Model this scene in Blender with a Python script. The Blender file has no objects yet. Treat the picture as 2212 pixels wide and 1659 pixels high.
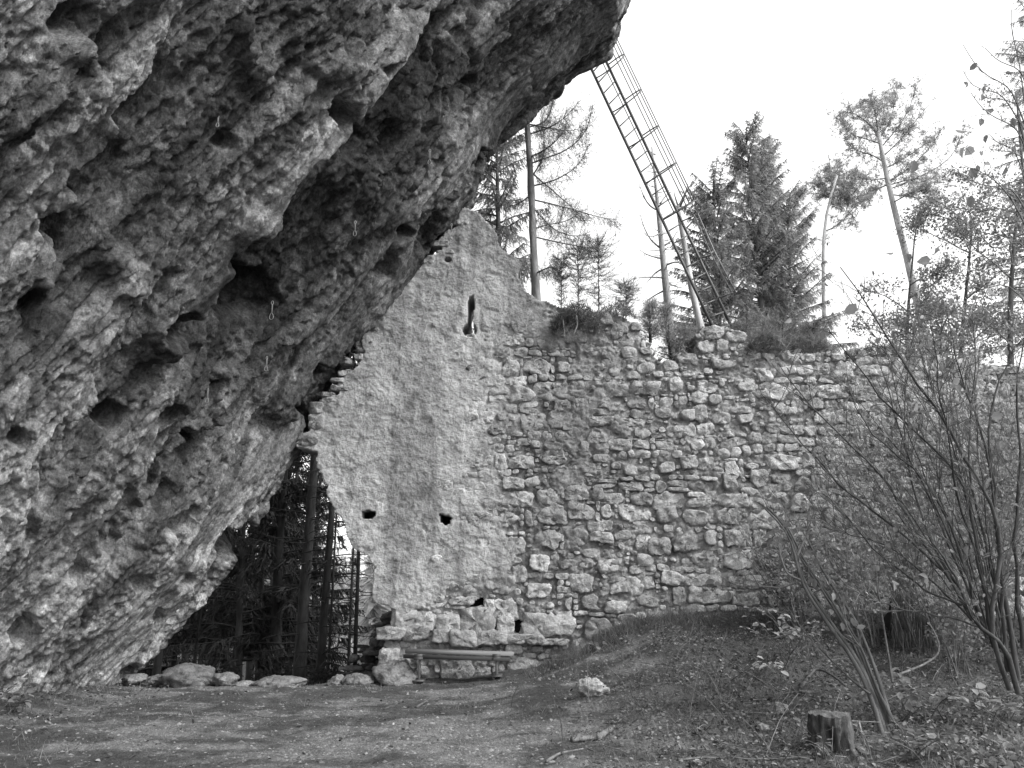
import bpy, math, random
import numpy as np
from mathutils import Vector

R = math.radians
SC = bpy.context.scene
COL = SC.collection
rng = np.random.default_rng(11)
random.seed(5)

# ------------------------------------------------------------------ camera, sky, sun, exposure
CAM_Z, PITCH, FV = 1.6, R(13.5), 1703.2          # FV: focal length in the 2212-pixel-wide view used for measuring
cam_d = bpy.data.cameras.new('camera')
cam_d.sensor_width = 36.0
cam_d.lens = 36.0 * FV / 2212.0
cam_d.clip_start, cam_d.clip_end = 0.05, 3000
cam = bpy.data.objects.new('camera', cam_d)
COL.objects.link(cam)
cam.location = (0, 0, CAM_Z)
cam.rotation_euler = (R(90) + PITCH, 0, 0)
SC.camera = cam

SUN_EL, SUN_AZ = R(42), R(118)                   # azimuth clockwise from +Y: the veiled sun stands right and behind
world = bpy.data.worlds.new('World')
SC.world = world
world.use_nodes = True
wt = world.node_tree
for n in list(wt.nodes):
    wt.nodes.remove(n)
w_out = wt.nodes.new('ShaderNodeOutputWorld')
w_bg = wt.nodes.new('ShaderNodeBackground')
w_sky = wt.nodes.new('ShaderNodeTexSky')
w_sky.sky_type = 'NISHITA'
w_sky.sun_disc = False
w_sky.sun_elevation = SUN_EL
w_sky.sun_rotation = SUN_AZ
w_sky.dust_density = 6.0
w_sky.air_density = 1.0
w_bw = wt.nodes.new('ShaderNodeRGBToBW')         # the photograph is black and white
w_mix = wt.nodes.new('ShaderNodeMix')
w_mix.data_type = 'RGBA'
w_mix.inputs[0].default_value = 0.6              # an even veil of cloud over the clear sky
w_mix.inputs[7].default_value = (9.5, 9.5, 9.5, 1)
wt.links.new(w_sky.outputs[0], w_bw.inputs[0])
wt.links.new(w_bw.outputs[0], w_mix.inputs[6])
wt.links.new(w_mix.outputs[2], w_bg.inputs[0])
w_bg.inputs[1].default_value = 0.11
wt.links.new(w_bg.outputs[0], w_out.inputs[0])

sun_d = bpy.data.lights.new('sun', 'SUN')
sun_d.energy = 1.3
sun_d.angle = R(14)
sun_d.color = (1, 1, 1)
sun = bpy.data.objects.new('sun', sun_d)
COL.objects.link(sun)
sdir = Vector((math.sin(SUN_AZ) * math.cos(SUN_EL), math.cos(SUN_AZ) * math.cos(SUN_EL), math.sin(SUN_EL)))
sun.rotation_euler = (-sdir).to_track_quat('-Z', 'Y').to_euler()

vs = SC.view_settings
vs.view_transform = 'Standard'
vs.look = 'None'
vs.exposure = 1.1
vs.gamma = 1.0
vs.use_curve_mapping = False
SC.render.film_transparent = False
SC.cycles.max_bounces = 6
SC.cycles.diffuse_bounces = 4
SC.cycles.use_denoising = True

# ------------------------------------------------------------------ helpers: picture measurement, noise
CP, SP = math.cos(PITCH), math.sin(PITCH)


def at(vx, vy, Y):
    """Point at distance Y ahead of the camera that was measured at (vx, vy) in the photograph."""
    xc = (np.asarray(vx, float) - 1106.0) / FV
    yc = -(np.asarray(vy, float) - 829.5) / FV
    dy = CP - yc * SP
    dz = SP + yc * CP
    t = np.asarray(Y, float) / dy
    return np.stack([xc * t, dy * t, CAM_Z + dz * t], -1)


def proj(P):
    x, y, z = P[..., 0], P[..., 1], P[..., 2] - CAM_Z
    d = np.maximum(y * CP + z * SP, 1e-3)
    u = -y * SP + z * CP
    return 1106.0 + FV * x / d, 829.5 - FV * u / d, d


def _hash(ix, iy, iz, seed):
    h = (ix.astype(np.uint32) * np.uint32(374761393) + iy.astype(np.uint32) * np.uint32(668265263)
         + iz.astype(np.uint32) * np.uint32(2147483647) + np.uint32((seed * 974634521) & 0xFFFFFFFF))
    h = (h ^ (h >> np.uint32(13))) * np.uint32(1274126177)
    h = h ^ (h >> np.uint32(16))
    h = h * np.uint32(2246822519)
    return h ^ (h >> np.uint32(15))


_G = np.array([[1, 1, 0], [-1, 1, 0], [1, -1, 0], [-1, -1, 0], [1, 0, 1], [-1, 0, 1], [1, 0, -1], [-1, 0, -1],
               [0, 1, 1], [0, -1, 1], [0, 1, -1], [0, -1, -1], [1, 1, 0], [-1, 1, 0], [0, -1, 1], [0, -1, -1]], np.float32)


def perlin(P, seed=0):
    P = np.asarray(P, np.float32)
    I = np.floor(P).astype(np.int64)
    F = P - I
    w = F * F * F * (F * (F * 6 - 15) + 10)
    out = 0
    for cx in (0, 1):
        wx = w[..., 0] if cx else 1 - w[..., 0]
        for cy in (0, 1):
            wy = w[..., 1] if cy else 1 - w[..., 1]
            for cz in (0, 1):
                wz = w[..., 2] if cz else 1 - w[..., 2]
                g = _G[_hash(I[..., 0] + cx, I[..., 1] + cy, I[..., 2] + cz, seed) & np.uint32(15)]
                d = g[..., 0] * (F[..., 0] - cx) + g[..., 1] * (F[..., 1] - cy) + g[..., 2] * (F[..., 2] - cz)
                out = out + wx * wy * wz * d
    return out


def fbm(P, octs=4, seed=0, gain=0.5, ridged=False):
    P = np.asarray(P, np.float32)
    s, a, f = 0, 1.0, 1.0
    for o in range(octs):
        n = perlin(P * f, seed + 17 * o)
        if ridged:
            n = 1 - 2 * np.abs(n) * 1.4
        s = s + a * n
        a *= gain
        f *= 2.03
    return s


def worley(P, seed=0):
    P = np.asarray(P, np.float32)
    I = np.floor(P).astype(np.int64)
    f1 = np.full(P.shape[:-1], 9.0, np.float32)
    f2 = f1.copy()
    idv = np.zeros(P.shape[:-1], np.float32)
    for dx in (-1, 0, 1):
        for dy in (-1, 0, 1):
            for dz in (-1, 0, 1):
                a, b, c = I[..., 0] + dx, I[..., 1] + dy, I[..., 2] + dz
                h = _hash(a, b, c, seed)
                px = a + (h & np.uint32(1023)) / 1023.0
                py = b + ((h >> np.uint32(10)) & np.uint32(1023)) / 1023.0
                pz = c + ((h >> np.uint32(20)) & np.uint32(1023)) / 1023.0
                d = np.sqrt((px - P[..., 0]) ** 2 + (py - P[..., 1]) ** 2 + (pz - P[..., 2]) ** 2).astype(np.float32)
                closer = d < f1
                f2 = np.where(closer, f1, np.minimum(f2, d))
                idv = np.where(closer, ((h >> np.uint32(5)) & np.uint32(4095)) / 4095.0, idv).astype(np.float32)
                f1 = np.where(closer, d, f1)
    return f1, f2, idv


def sstep(a, b, x):
    t = np.clip((np.asarray(x, float) - a) / (b - a), 0, 1)
    return t * t * (3 - 2 * t)


def inpoly(X, Y, poly):
    ins = np.zeros(np.shape(X), bool)
    n = len(poly)
    for i in range(n):
        x1, y1 = poly[i]
        x2, y2 = poly[(i + 1) % n]
        if y1 == y2:
            continue
        c = ((y1 > Y) != (y2 > Y)) & (X < (x2 - x1) * (Y - y1) / (y2 - y1) + x1)
        ins ^= c
    return ins


def polydist(PX, PY, poly):
    """unsigned distance, signed side and along-parameter to an open polyline"""
    best = np.full(PX.shape, 1e9)
    side = np.zeros(PX.shape)
    par = np.zeros(PX.shape)
    n = len(poly) - 1
    for i in range(n):
        ax, ay = poly[i]
        bx, by = poly[i + 1]
        dx, dy = bx - ax, by - ay
        L2 = dx * dx + dy * dy
        t = ((PX - ax) * dx + (PY - ay) * dy) / L2
        tc = np.clip(t, 0, 1)
        d = np.hypot(PX - ax - tc * dx, PY - ay - tc * dy)
        s = dx * (PY - ay) - dy * (PX - ax)
        m = d < best
        best = np.where(m, d, best)
        side = np.where(m, np.sign(s), side)
        par = np.where(m, (i + tc) / n, par)
    return best, side, par


# ------------------------------------------------------------------ helpers: meshes and objects
def mesh_np(name, V, T=None, Q=None, tone=None, smooth=False, mats=()):
    V = np.asarray(V, np.float32)
    me = bpy.data.meshes.new(name)
    T = np.zeros((0, 3), np.int32) if T is None else np.asarray(T, np.int32).reshape(-1, 3)
    Q = np.zeros((0, 4), np.int32) if Q is None else np.asarray(Q, np.int32).reshape(-1, 4)
    me.vertices.add(len(V))
    me.vertices.foreach_set('co', V.ravel())
    nl = T.size + Q.size
    me.loops.add(nl)
    me.loops.foreach_set('vertex_index', np.concatenate([T.ravel(), Q.ravel()]))
    me.polygons.add(len(T) + len(Q))
    st = np.concatenate([np.arange(len(T)) * 3, len(T) * 3 + np.arange(len(Q)) * 4]).astype(np.int32)
    me.polygons.foreach_set('loop_start', st)
    if smooth:
        me.polygons.foreach_set('use_smooth', np.ones(len(T) + len(Q), bool))
    if tone is not None:
        at_ = me.attributes.new('tone', 'FLOAT', 'POINT')
        at_.data.foreach_set('value', np.asarray(tone, np.float32))
    for m in mats:
        me.materials.append(m)
    me.update(calc_edges=True)
    me.validate()
    return me


class MB:
    def __init__(self):
        self.v, self.t, self.q, self.tn, self.n = [], [], [], [], 0

    def add(self, V, T=None, Q=None, tone=1.0):
        V = np.asarray(V, np.float32).reshape(-1, 3)
        if T is not None and len(T):
            self.t.append(np.asarray(T, np.int32).reshape(-1, 3) + self.n)
        if Q is not None and len(Q):
            self.q.append(np.asarray(Q, np.int32).reshape(-1, 4) + self.n)
        self.tn.append(np.broadcast_to(np.asarray(tone, np.float32), (len(V),)))
        self.v.append(V)
        self.n += len(V)

    def tube(self, pts, rad, k=6, tone=1.0, rough=0.0, cap=True):
        pts = np.asarray(pts, float).reshape(-1, 3)
        n = len(pts)
        rad = np.broadcast_to(np.asarray(rad, float), (n,))
        tan = np.gradient(pts, axis=0)
        tan /= np.linalg.norm(tan, axis=1, keepdims=True) + 1e-9
        ref = np.array([0.3, 0.9, 0.1]) if abs(tan[0] @ np.array([0, 1, 0])) < 0.85 else np.array([1, 0, 0.2])
        a = np.cross(tan, ref)
        a /= np.linalg.norm(a, axis=1, keepdims=True) + 1e-9
        b = np.cross(tan, a)
        th = np.arange(k) * 2 * math.pi / k
        rr = rad[:, None] * (1 + rough * (rng.random((n, k)) - 0.5))
        V = pts[:, None, :] + rr[..., None] * (np.cos(th)[None, :, None] * a[:, None, :] + np.sin(th)[None, :, None] * b[:, None, :])
        i, j = np.meshgrid(np.arange(n - 1), np.arange(k), indexing='ij')
        j2 = (j + 1) % k
        Q = np.stack([i * k + j, i * k + j2, (i + 1) * k + j2, (i + 1) * k + j], -1).reshape(-1, 4)
        T = []
        V = V.reshape(-1, 3)
        if cap:
            V = np.concatenate([V, pts[[0, -1]]])
            c0, c1 = n * k, n * k + 1
            for jj in range(k):
                T.append((c0, (jj + 1) % k, jj))
                T.append((c1, (n - 1) * k + jj, (n - 1) * k + (jj + 1) % k))
        self.add(V, T, Q, tone)

    def box(self, c, s, ax=None, tone=1.0, bevel=0.0):
        """box with centre c, full sizes s and axes rows ax; edges chamfered"""
        ax = np.eye(3) if ax is None else np.asarray(ax, float)
        h = np.asarray(s, float) / 2
        bv = min(bevel, h.min() * 0.6)
        ring = []
        for y in (-1, 1):
            pr = [(-1, -1), (1, -1), (1, 1), (-1, 1)]
            lv = []
            for (px, pz) in pr:
                if bv > 0:
                    if px * pz > 0:
                        pp = [(px * h[1], pz * (h[2]) - pz * bv), (px * h[1] - px * bv, pz * h[2])]
                    else:
                        pp = [(px * h[1] - px * bv, pz * h[2]), (px * h[1], pz * h[2] - pz * bv)]
                    if (px, pz) in ((-1, -1), (1, 1)):
                        pass
                    lv += pp
                else:
                    lv.append((px * h[1], pz * h[2]))
            # order round the centre
            lv.sort(key=lambda p: math.atan2(p[1], p[0]))
            ring.append([np.array([y * h[0], p[0], p[1]]) for p in lv])
        k = len(ring[0])
        V = np.array(ring[0] + ring[1])
        V = V @ ax + np.asarray(c, float)
        Q = [(i, (i + 1) % k, k + (i + 1) % k, k + i) for i in range(k)]
        T = []
        for i in range(1, k - 1):
            T.append((0, i + 1, i))
            T.append((k, k + i, k + i + 1))
        self.add(V, T, Q, tone)

    def mesh(self, name, mat, off=(0, 0, 0), smooth=False):
        V = np.concatenate(self.v) - np.asarray(off, np.float32)
        T = np.concatenate(self.t) if self.t else None
        Q = np.concatenate(self.q) if self.q else None
        return mesh_np(name, V, T, Q, np.concatenate(self.tn), smooth, (mat,) if not isinstance(mat, (list, tuple)) else mat)


def tag(o, label=None, cat=None, group=None, kind=None):
    if label:
        o['label'] = label
    if cat:
        o['category'] = cat
    if group:
        o['group'] = group
    if kind:
        o['kind'] = kind
    return o


def empty(name, loc, label, cat, group=None):
    o = bpy.data.objects.new(name, None)
    o.empty_display_size = 0.2
    o.location = tuple(float(c) for c in loc)
    COL.objects.link(o)
    return tag(o, label, cat, group)


def part(name, mb, mat, root, smooth=False, kind=None, label=None):
    """a part of a thing: one mesh object under its root (a root Empty is never rotated or scaled here)"""
    off = np.zeros(3)
    p = root
    while p is not None:
        off += np.array(p.location)
        p = p.parent
    o = bpy.data.objects.new(name, mb.mesh(name, mat, off, smooth))
    COL.objects.link(o)
    o.parent = root
    return tag(o, label=label, kind=kind)


def single(name, mb, mat, loc, label, cat, group=None, kind=None, smooth=False):
    o = bpy.data.objects.new(name, mb.mesh(name, mat, loc, smooth))
    o.location = tuple(float(c) for c in loc)
    COL.objects.link(o)
    return tag(o, label, cat, group, kind)


# ------------------------------------------------------------------ materials (all grey: a black-and-white photograph)
def mat(name, base, var=0.5, scale=4.0, detail=6.0, bump=0.4, bscale=30.0, bdist=0.02, rough=0.9, spec=0.15,
        tone=False, stretch=(1, 1, 1), spots=None, trans=0.0, metal=0.0, streak=None, pits=None, fine=None, rot=None):
    m = bpy.data.materials.new(name)
    m.use_nodes = True
    nt = m.node_tree
    N, L = nt.nodes, nt.links
    bs = N['Principled BSDF']
    bs.inputs['Roughness'].default_value = rough
    bs.inputs['Specular IOR Level'].default_value = spec
    bs.inputs['Metallic'].default_value = metal
    tc = N.new('ShaderNodeTexCoord')
    mp = N.new('ShaderNodeMapping')
    mp.inputs['Scale'].default_value = stretch
    if rot:
        mp.vector_type = 'TEXTURE'
        mp.inputs['Rotation'].default_value = rot
        mp.inputs['Scale'].default_value = [1.0 / c for c in stretch]
    L.new(tc.outputs['Object'], mp.inputs[0])

    def math_(op, a, b, clamp=False):
        n = N.new('ShaderNodeMath')
        n.operation = op
        n.use_clamp = clamp
        for i, x in enumerate((a, b)):
            if isinstance(x, (int, float)):
                n.inputs[i].default_value = x
            else:
                L.new(x, n.inputs[i])
        return n.outputs[0]

    def noise(sc, dt, ro=0.6, vec=None):
        n = N.new('ShaderNodeTexNoise')
        n.inputs['Scale'].default_value = sc
        n.inputs['Detail'].default_value = dt
        n.inputs['Roughness'].default_value = ro
        L.new(mp.outputs[0] if vec is None else vec, n.inputs['Vector'])
        return n.outputs['Fac']

    def ramp(x, a, b, lo=0.0, hi=1.0):
        n = N.new('ShaderNodeMapRange')
        n.inputs[1].default_value, n.inputs[2].default_value = a, b
        n.inputs[3].default_value, n.inputs[4].default_value = lo, hi
        L.new(x, n.inputs[0])
        return n.outputs[0]

    v = ramp(noise(scale, detail), 0.3, 0.7, 1 - var, 1 + var)
    col = math_('MULTIPLY', v, base)
    if spots:
        ssc, lo, hi, mul = spots
        sp = ramp(noise(ssc, 5, 0.65), lo, hi, 1.0, mul)
        col = math_('MULTIPLY', col, sp)
    if fine:
        for fsc, famt in fine:
            col = math_('MULTIPLY', col, ramp(noise(fsc, 6, 0.7, tc.outputs['Object']), 0.3, 0.7, 1 - famt, 1 + famt))
    if streak:
        st_vec, ssc, lo, hi, mul = streak
        m2 = N.new('ShaderNodeMapping')
        m2.inputs['Scale'].default_value = st_vec
        L.new(tc.outputs['Object'], m2.inputs[0])
        sp = ramp(noise(ssc, 4, 0.6, m2.outputs[0]), lo, hi, 1.0, mul)
        col = math_('MULTIPLY', col, sp)
    if tone:
        a = N.new('ShaderNodeAttribute')
        a.attribute_name = 'tone'
        col = math_('MULTIPLY', col, a.outputs['Fac'])
    cc = N.new('ShaderNodeCombineColor')
    for i in range(3):
        L.new(col, cc.inputs[i])
    L.new(cc.outputs[0], bs.inputs['Base Color'])
    if bump > 0:
        h = noise(bscale, 7, 0.65)
        if pits:
            vo = N.new('ShaderNodeTexVoronoi')
            vo.inputs['Scale'].default_value = pits[0]
            L.new(mp.outputs[0], vo.inputs['Vector'])
            h = math_('ADD', h, math_('MULTIPLY', ramp(vo.outputs['Distance'], 0.0, 0.6), pits[1]))
        b = N.new('ShaderNodeBump')
        b.inputs['Strength'].default_value = bump
        b.inputs['Distance'].default_value = bdist
        L.new(h, b.inputs['Height'])
        L.new(b.outputs[0], bs.inputs['Normal'])
    if trans > 0:
        tr = N.new('ShaderNodeBsdfTranslucent')
        L.new(cc.outputs[0], tr.inputs[0])
        mx = N.new('ShaderNodeMixShader')
        mx.inputs[0].default_value = trans
        L.new(bs.outputs[0], mx.inputs[1])
        L.new(tr.outputs[0], mx.inputs[2])
        L.new(mx.outputs[0], N['Material Output'].inputs[0])
    return m


M = {}
M['rock'] = mat('limestone_cliff', 0.165, 0.4, 1.6, 9, 1.0, 22, 0.06, tone=True, spots=(6.0, 0.56, 0.7, 1.9), pits=(8.0, 0.6),
                fine=((9, 0.5), (30, 0.5)), rot=(0, 0.547, 0), stretch=(1.0, 1.0, 0.5))
M['plaster'] = mat('old_plaster', 0.43, 0.15, 3.0, 8, 0.9, 26, 0.035, tone=True, streak=((3, 3, 0.35), 1.4, 0.5, 0.72, 0.75), fine=((16, 0.22), (60, 0.2)))
M['stone'] = mat('wall_stone', 0.42, 0.3, 6.0, 8, 1.0, 22, 0.04, tone=True, spots=(12, 0.54, 0.7, 0.6), fine=((18, 0.3), (60, 0.25)))
M['boulder'] = mat('boulder_stone', 0.24, 0.35, 5.0, 8, 1.0, 18, 0.05, tone=True, spots=(9, 0.55, 0.7, 0.55), fine=((22, 0.35), (70, 0.25)))
M['ground'] = mat('ground_soil', 0.095, 0.35, 4.0, 9, 1.0, 30, 0.05, tone=True, spots=(7, 0.5, 0.72, 1.4), fine=((25, 0.3), (90, 0.3)))
M['pebble'] = mat('gravel_stone', 0.24, 0.3, 20, 3, 0, tone=True)
M['grass'] = mat('grass_blade', 0.2, 0.3, 2.0, 3, 0, tone=True, trans=0.55)
M['litter'] = mat('fallen_leaf', 0.14, 0.3, 3.0, 3, 0, tone=True, trans=0.15)
M['bark'] = mat('tree_bark', 0.13, 0.4, 9.0, 7, 0.8, 40, 0.02, tone=True, stretch=(1, 1, 0.25))
M['palebark'] = mat('pale_flaky_bark', 0.3, 0.35, 9.0, 7, 0.8, 40, 0.02, tone=True, stretch=(1, 1, 0.25), spots=(6, 0.5, 0.7, 0.6))
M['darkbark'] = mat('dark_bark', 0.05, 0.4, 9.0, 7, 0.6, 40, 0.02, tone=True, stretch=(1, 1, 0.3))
M['twig'] = mat('bare_twig', 0.15, 0.35, 12.0, 4, 0, tone=True)
M['needle'] = mat('conifer_needle', 0.42, 0.35, 1.5, 4, 0, tone=True, trans=0.6)
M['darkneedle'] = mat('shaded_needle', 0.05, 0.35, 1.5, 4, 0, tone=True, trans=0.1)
M['paleneedle'] = mat('pale_needle', 0.4, 0.3, 1.5, 4, 0, tone=True, trans=0.5)
M['leaf'] = mat('shrub_leaf', 0.26, 0.3, 3.0, 3, 0, tone=True, trans=0.45)
M['paleleaf'] = mat('pale_autumn_leaf', 0.3, 0.2, 5.0, 3, 0, tone=True, trans=0.35)
M['steel'] = mat('weathered_steel', 0.17, 0.3, 6.0, 4, 0.1, 60, 0.002, rough=0.5, spec=0.4, metal=0.3, tone=True)
M['alloy'] = mat('bright_alloy', 0.32, 0.1, 8.0, 2, 0, rough=0.35, spec=0.5, metal=0.4)
M['webbing'] = mat('nylon_webbing', 0.22, 0.1, 8.0, 2, 0, rough=0.8)
M['wood'] = mat('bench_wood', 0.24, 0.3, 5.0, 6, 0.4, 30, 0.004, stretch=(0.15, 1, 1), tone=True)
M['oldwood'] = mat('weathered_wood', 0.16, 0.5, 10.0, 7, 0.9, 30, 0.03, stretch=(1, 1, 0.15), tone=True)

# ------------------------------------------------------------------ terrain
def ground_h(x, y):
    x = np.asarray(x, float)
    y = np.asarray(y, float)
    P = np.stack([x, y, np.zeros_like(x)], -1)
    near = 0.05 * fbm(P * 0.6, 3, 3) + 0.02 * fbm(P * 2.5, 3, 4) + 0.09 * fbm(P * 1.1 + 3, 3, 12) * sstep(-0.5, 1.5, x)
    xs = x + 0.5 * fbm(P * 0.5, 3, 6)
    up = 0.5 * (xs - 0.1) - 0.5 * 0.28 * np.logaddexp(0, (xs - 2.0) / 0.28)
    up = 0.24 * np.logaddexp(0, (up - 0.06) / 0.24)
    ramp_ = (y - 8.2) / 4.8
    mound = 1.02 * up * 0.14 * np.logaddexp(0, ramp_ / 0.14)
    g = near + mound
    # dirt banks up against the foot of the cliff
    g = g + 0.55 * sstep(-5.2, -7.8, x) * sstep(13.0, 9.5, y) + 0.1 * sstep(-5.0, -6.5, x)
    # rim of the yard behind the broken wall
    g = g - 0.1 * sstep(11.8, 12.9, y) * sstep(-2.4, -3.2, x)
    # behind the wall: a terrace on the right, a falling slope on the left
    terr = 4.75 + 0.25 * fbm(P * 0.3, 3, 8) - 0.35 * np.clip(y - 30, 0, 14)
    fall = -1.1 - 0.1 * np.clip(y - 14, 0, 60) + 0.3 * fbm(P * 0.4, 3, 9)
    s = sstep(-2.9, 0.1, x + 0.25 * fbm(P * 0.9, 3, 10))
    back = fall + (terr - fall) * s
    back = np.where(y > 44, np.maximum(back, -7.5 + 0 * back), back)
    b = sstep(13.15, 13.8, y)
    return g * (1 - b) + back * b


def hit(vx, vy):
    """distance ahead at which the sight line through a measured point meets the ground of the yard"""
    Y = np.linspace(5.5, 12.95, 300)
    P = at(np.full(300, float(vx)), np.full(300, float(vy)), Y)
    below = np.nonzero(P[:, 2] <= ground_h(P[:, 0], P[:, 1]))[0]
    return float(Y[below[0]]) if len(below) else 12.7


def axis(segs):
    out = []
    for a, b, n in segs:
        out.append(np.linspace(a, b, n, endpoint=False))
    out.append(np.array([segs[-1][1]]))
    return np.concatenate(out)


gx = axis([(-900, -60, 14), (-60, -12, 24), (-12, -8.5, 24), (-8.5, 8.5, 330), (8.5, 14, 30), (14, 60, 24), (60, 900, 14)])
gy = axis([(-600, -40, 10), (-40, 0, 20), (0, 6.5, 30), (6.5, 14.2, 260), (14.2, 26, 60), (26, 60, 34), (60, 1500, 16)])
GX, GY = np.meshgrid(gx, gy, indexing='ij')
GZ = ground_h(GX, GY)
GP = np.stack([GX, GY, np.zeros_like(GX)], -1)
vis = (GY > 6) & (GY < 13.2)
GZ = GZ + np.where(vis, 0.012 * fbm(GP * 9, 3, 5), 0)
nx, ny = GX.shape
ii, jj = np.meshgrid(np.arange(nx - 1), np.arange(ny - 1), indexing='ij')
GQ = np.stack([ii * ny + jj, (ii + 1) * ny + jj, (ii + 1) * ny + jj + 1, ii * ny + jj + 1], -1).reshape(-1, 4)


def gravel_amount(x, y):
    """where the yard is pale trodden gravel rather than humus"""
    P = np.stack([x, y, np.zeros_like(x)], -1)
    a = sstep(2.2, 0.4, x - 0.25 * (y - 8)) * sstep(-8.5, -4.0, x)
    pat = sstep(-0.2, 0.5, fbm(P * np.array([0.7, 1.3, 1]), 6, 21, 0.65) + 0.45 * sstep(10.2, 8.4, y) * sstep(-3.5, -1.0, x) - 0.05)
    return a, pat


ga, gp = gravel_amount(GX, GY)
gtone = 1.0 - 0.1 * ga + 1.15 * ga * gp
gtone = np.where(GY > 13.1, 0.4, gtone)
ground = bpy.data.objects.new('ground', mesh_np('ground', np.stack([GX, GY, GZ], -1).reshape(-1, 3), None, GQ, gtone.ravel(), True, (M['ground'],)))
COL.objects.link(ground)
tag(ground, 'bare trodden soil and gravel of the yard rising to a mound before the wall', kind='structure')

# ------------------------------------------------------------------ overhanging cliff
EDGE = [(215, 1560, 13.0), (262, 1490, 13.0), (290, 1455, 13.0), (355, 1372, 13.1), (430, 1298, 13.2), (500, 1222, 13.25),
        (535, 1165, 13.25), (575, 1100, 13.3), (622, 1005, 13.35), (668, 935, 13.5), (715, 850, 13.6), (770, 770, 13.6),
        (846, 672, 13.6), (914, 582, 13.6), (986, 498, 13.7), (1018, 458, 13.75), (1028, 426, 13.8), (1055, 362, 13.85), (1095, 303, 13.9),
        (1180, 232, 14.0), (1238, 166, 14.0), (1272, 137, 14.0), (1308, 118, 14.0), (1328, 72, 14.1), (1334, 40, 14.2),
        (1346, -10, 14.3), (1385, -150, 14.6), (1440, -350, 15.0), (1500, -600, 15.2), (1560, -900, 15.2)]
EP = np.array([at(a, b, c) for a, b, c in EDGE])
eseg = np.linalg.norm(np.diff(np.array([(e[0], e[1]) for e in EDGE], float), axis=0), axis=1)
epar = np.concatenate([[0], np.cumsum(eseg)])
NT = 640
tvis = np.linspace(0, epar[25], 600)
tt = np.concatenate([tvis, np.linspace(epar[25], epar[-1], NT - 600 + 1)[1:]])
EC = np.stack([np.interp(tt, epar, EP[:, i]) for i in range(3)], -1)
# the dip direction up the overhang and the outward normal (towards the open side)
aa = np.concatenate([13.3 - np.geomspace(13.3, 2.6, 680), np.linspace(10.9, 26, 26)])       # metres from the far edge towards the viewer
NA = len(aa)
A2, T2 = np.meshgrid(aa, tt, indexing='ij')
BX = EC[None, :, 0] - 0.03 * np.minimum(A2, 7.5) ** 2 - 0.45 * np.maximum(A2 - 7.5, 0)
BY = EC[None, :, 1] - A2
BZ = EC[None, :, 2] + 0 * A2
BP = np.stack([BX, BY, BZ], -1)
# soften the pieces of the edge line away from the far end so that the face is not a plain extrusion
dip = np.array([0.52, 0.0, 0.854])
nrm = np.array([0.80, -0.33, -0.50])
nrm /= np.linalg.norm(nrm)
W = BP @ dip                                             # distance up the dip
S = A2                                                   # distance along the face
px_, py_, pd_ = proj(BP)
inv = BY > 1.5
px_ = np.where(inv, px_, -5000)
near_edge = sstep(0.0, 1.0, S)

warp = fbm(np.stack([S * 0.45, W * 0.10, 0 * S], -1), 4, 31)
D = 0.26 * fbm(np.stack([S * 0.42 + 0.4 * warp, W * 0.07, 0 * S], -1), 3, 41)                       # ribs that run up the dip
D += 0.16 * (np.abs(fbm(np.stack([S * 0.8 + 0.5 * warp, W * 0.09 + 3, 0 * S], -1), 4, 43)) * -1.6 + 0.5)


def saw(x, sharp=0.12):
    """a slope that climbs and then drops sharply: the overlapping edges of tilted beds"""
    f = x - np.floor(x)
    return np.where(f < 1 - sharp, f / (1 - sharp), (1 - f) / sharp)


beds = S * 0.7 + 0.5 * warp + 0.03 * W + 0.10 * fbm(np.stack([S * 1.4, W * 0.35, 0 * S], -1), 4, 45)
bamp = np.clip(0.6 + 0.9 * fbm(np.stack([S * 0.4, W * 0.16, 7 + 0 * S], -1), 3, 46), 0.0, 1.3)
D += 0.16 * bamp * (saw(-beds, 0.10) - 0.5)
beds2 = S * 2.1 + 0.8 * warp + 0.06 * W + 0.16 * fbm(np.stack([S * 2.4, W * 0.5, 0 * S], -1), 4, 47)
bamp2 = np.clip(0.35 + 1.3 * fbm(np.stack([S * 0.8, W * 0.25, 9 + 0 * S], -1), 3, 48), 0.0, 1.3)
D += 0.085 * bamp2 * (saw(-beds2, 0.14) - 0.5)
beds3 = S * 6.5 + 1.6 * warp + 0.12 * W + 0.3 * fbm(np.stack([S * 5, W * 1.0, 0 * S], -1), 3, 49)
bamp3 = np.clip(0.2 + 1.5 * fbm(np.stack([S * 1.2, W * 0.5, 4 + 0 * S], -1), 3, 50), 0.0, 1.2)
D += 0.045 * bamp3 * (saw(-beds3, 0.2) - 0.5)
D *= 0.4 + 0.6 * near_edge

# ledges, cracks and shadowed bands that the photograph shows; left side stands proud
wpx = 16 * fbm(np.stack([S * 1.6, W * 1.6, 0 * S], -1), 4, 51)
wpy = 16 * fbm(np.stack([S * 1.6, W * 1.6, 5 + 0 * S], -1), 4, 52)
QX, QY = px_ + wpx, py_ + wpy


def ledge(poly, h, wl, wr, depth=1.0, soft=5.0):
    d, sd, pr = polydist(QX, QY, poly)
    s = d * sd                                            # >0: right of the direction of travel
    ends = sstep(0, 0.14, pr) * sstep(1.0, 0.86, pr)
    k = sstep(-soft, soft, s)
    return 1.15 * ends * h * ((1 - k) * np.exp(-np.abs(s) / wl) - depth * k * np.exp(-np.abs(s) / wr))


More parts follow.
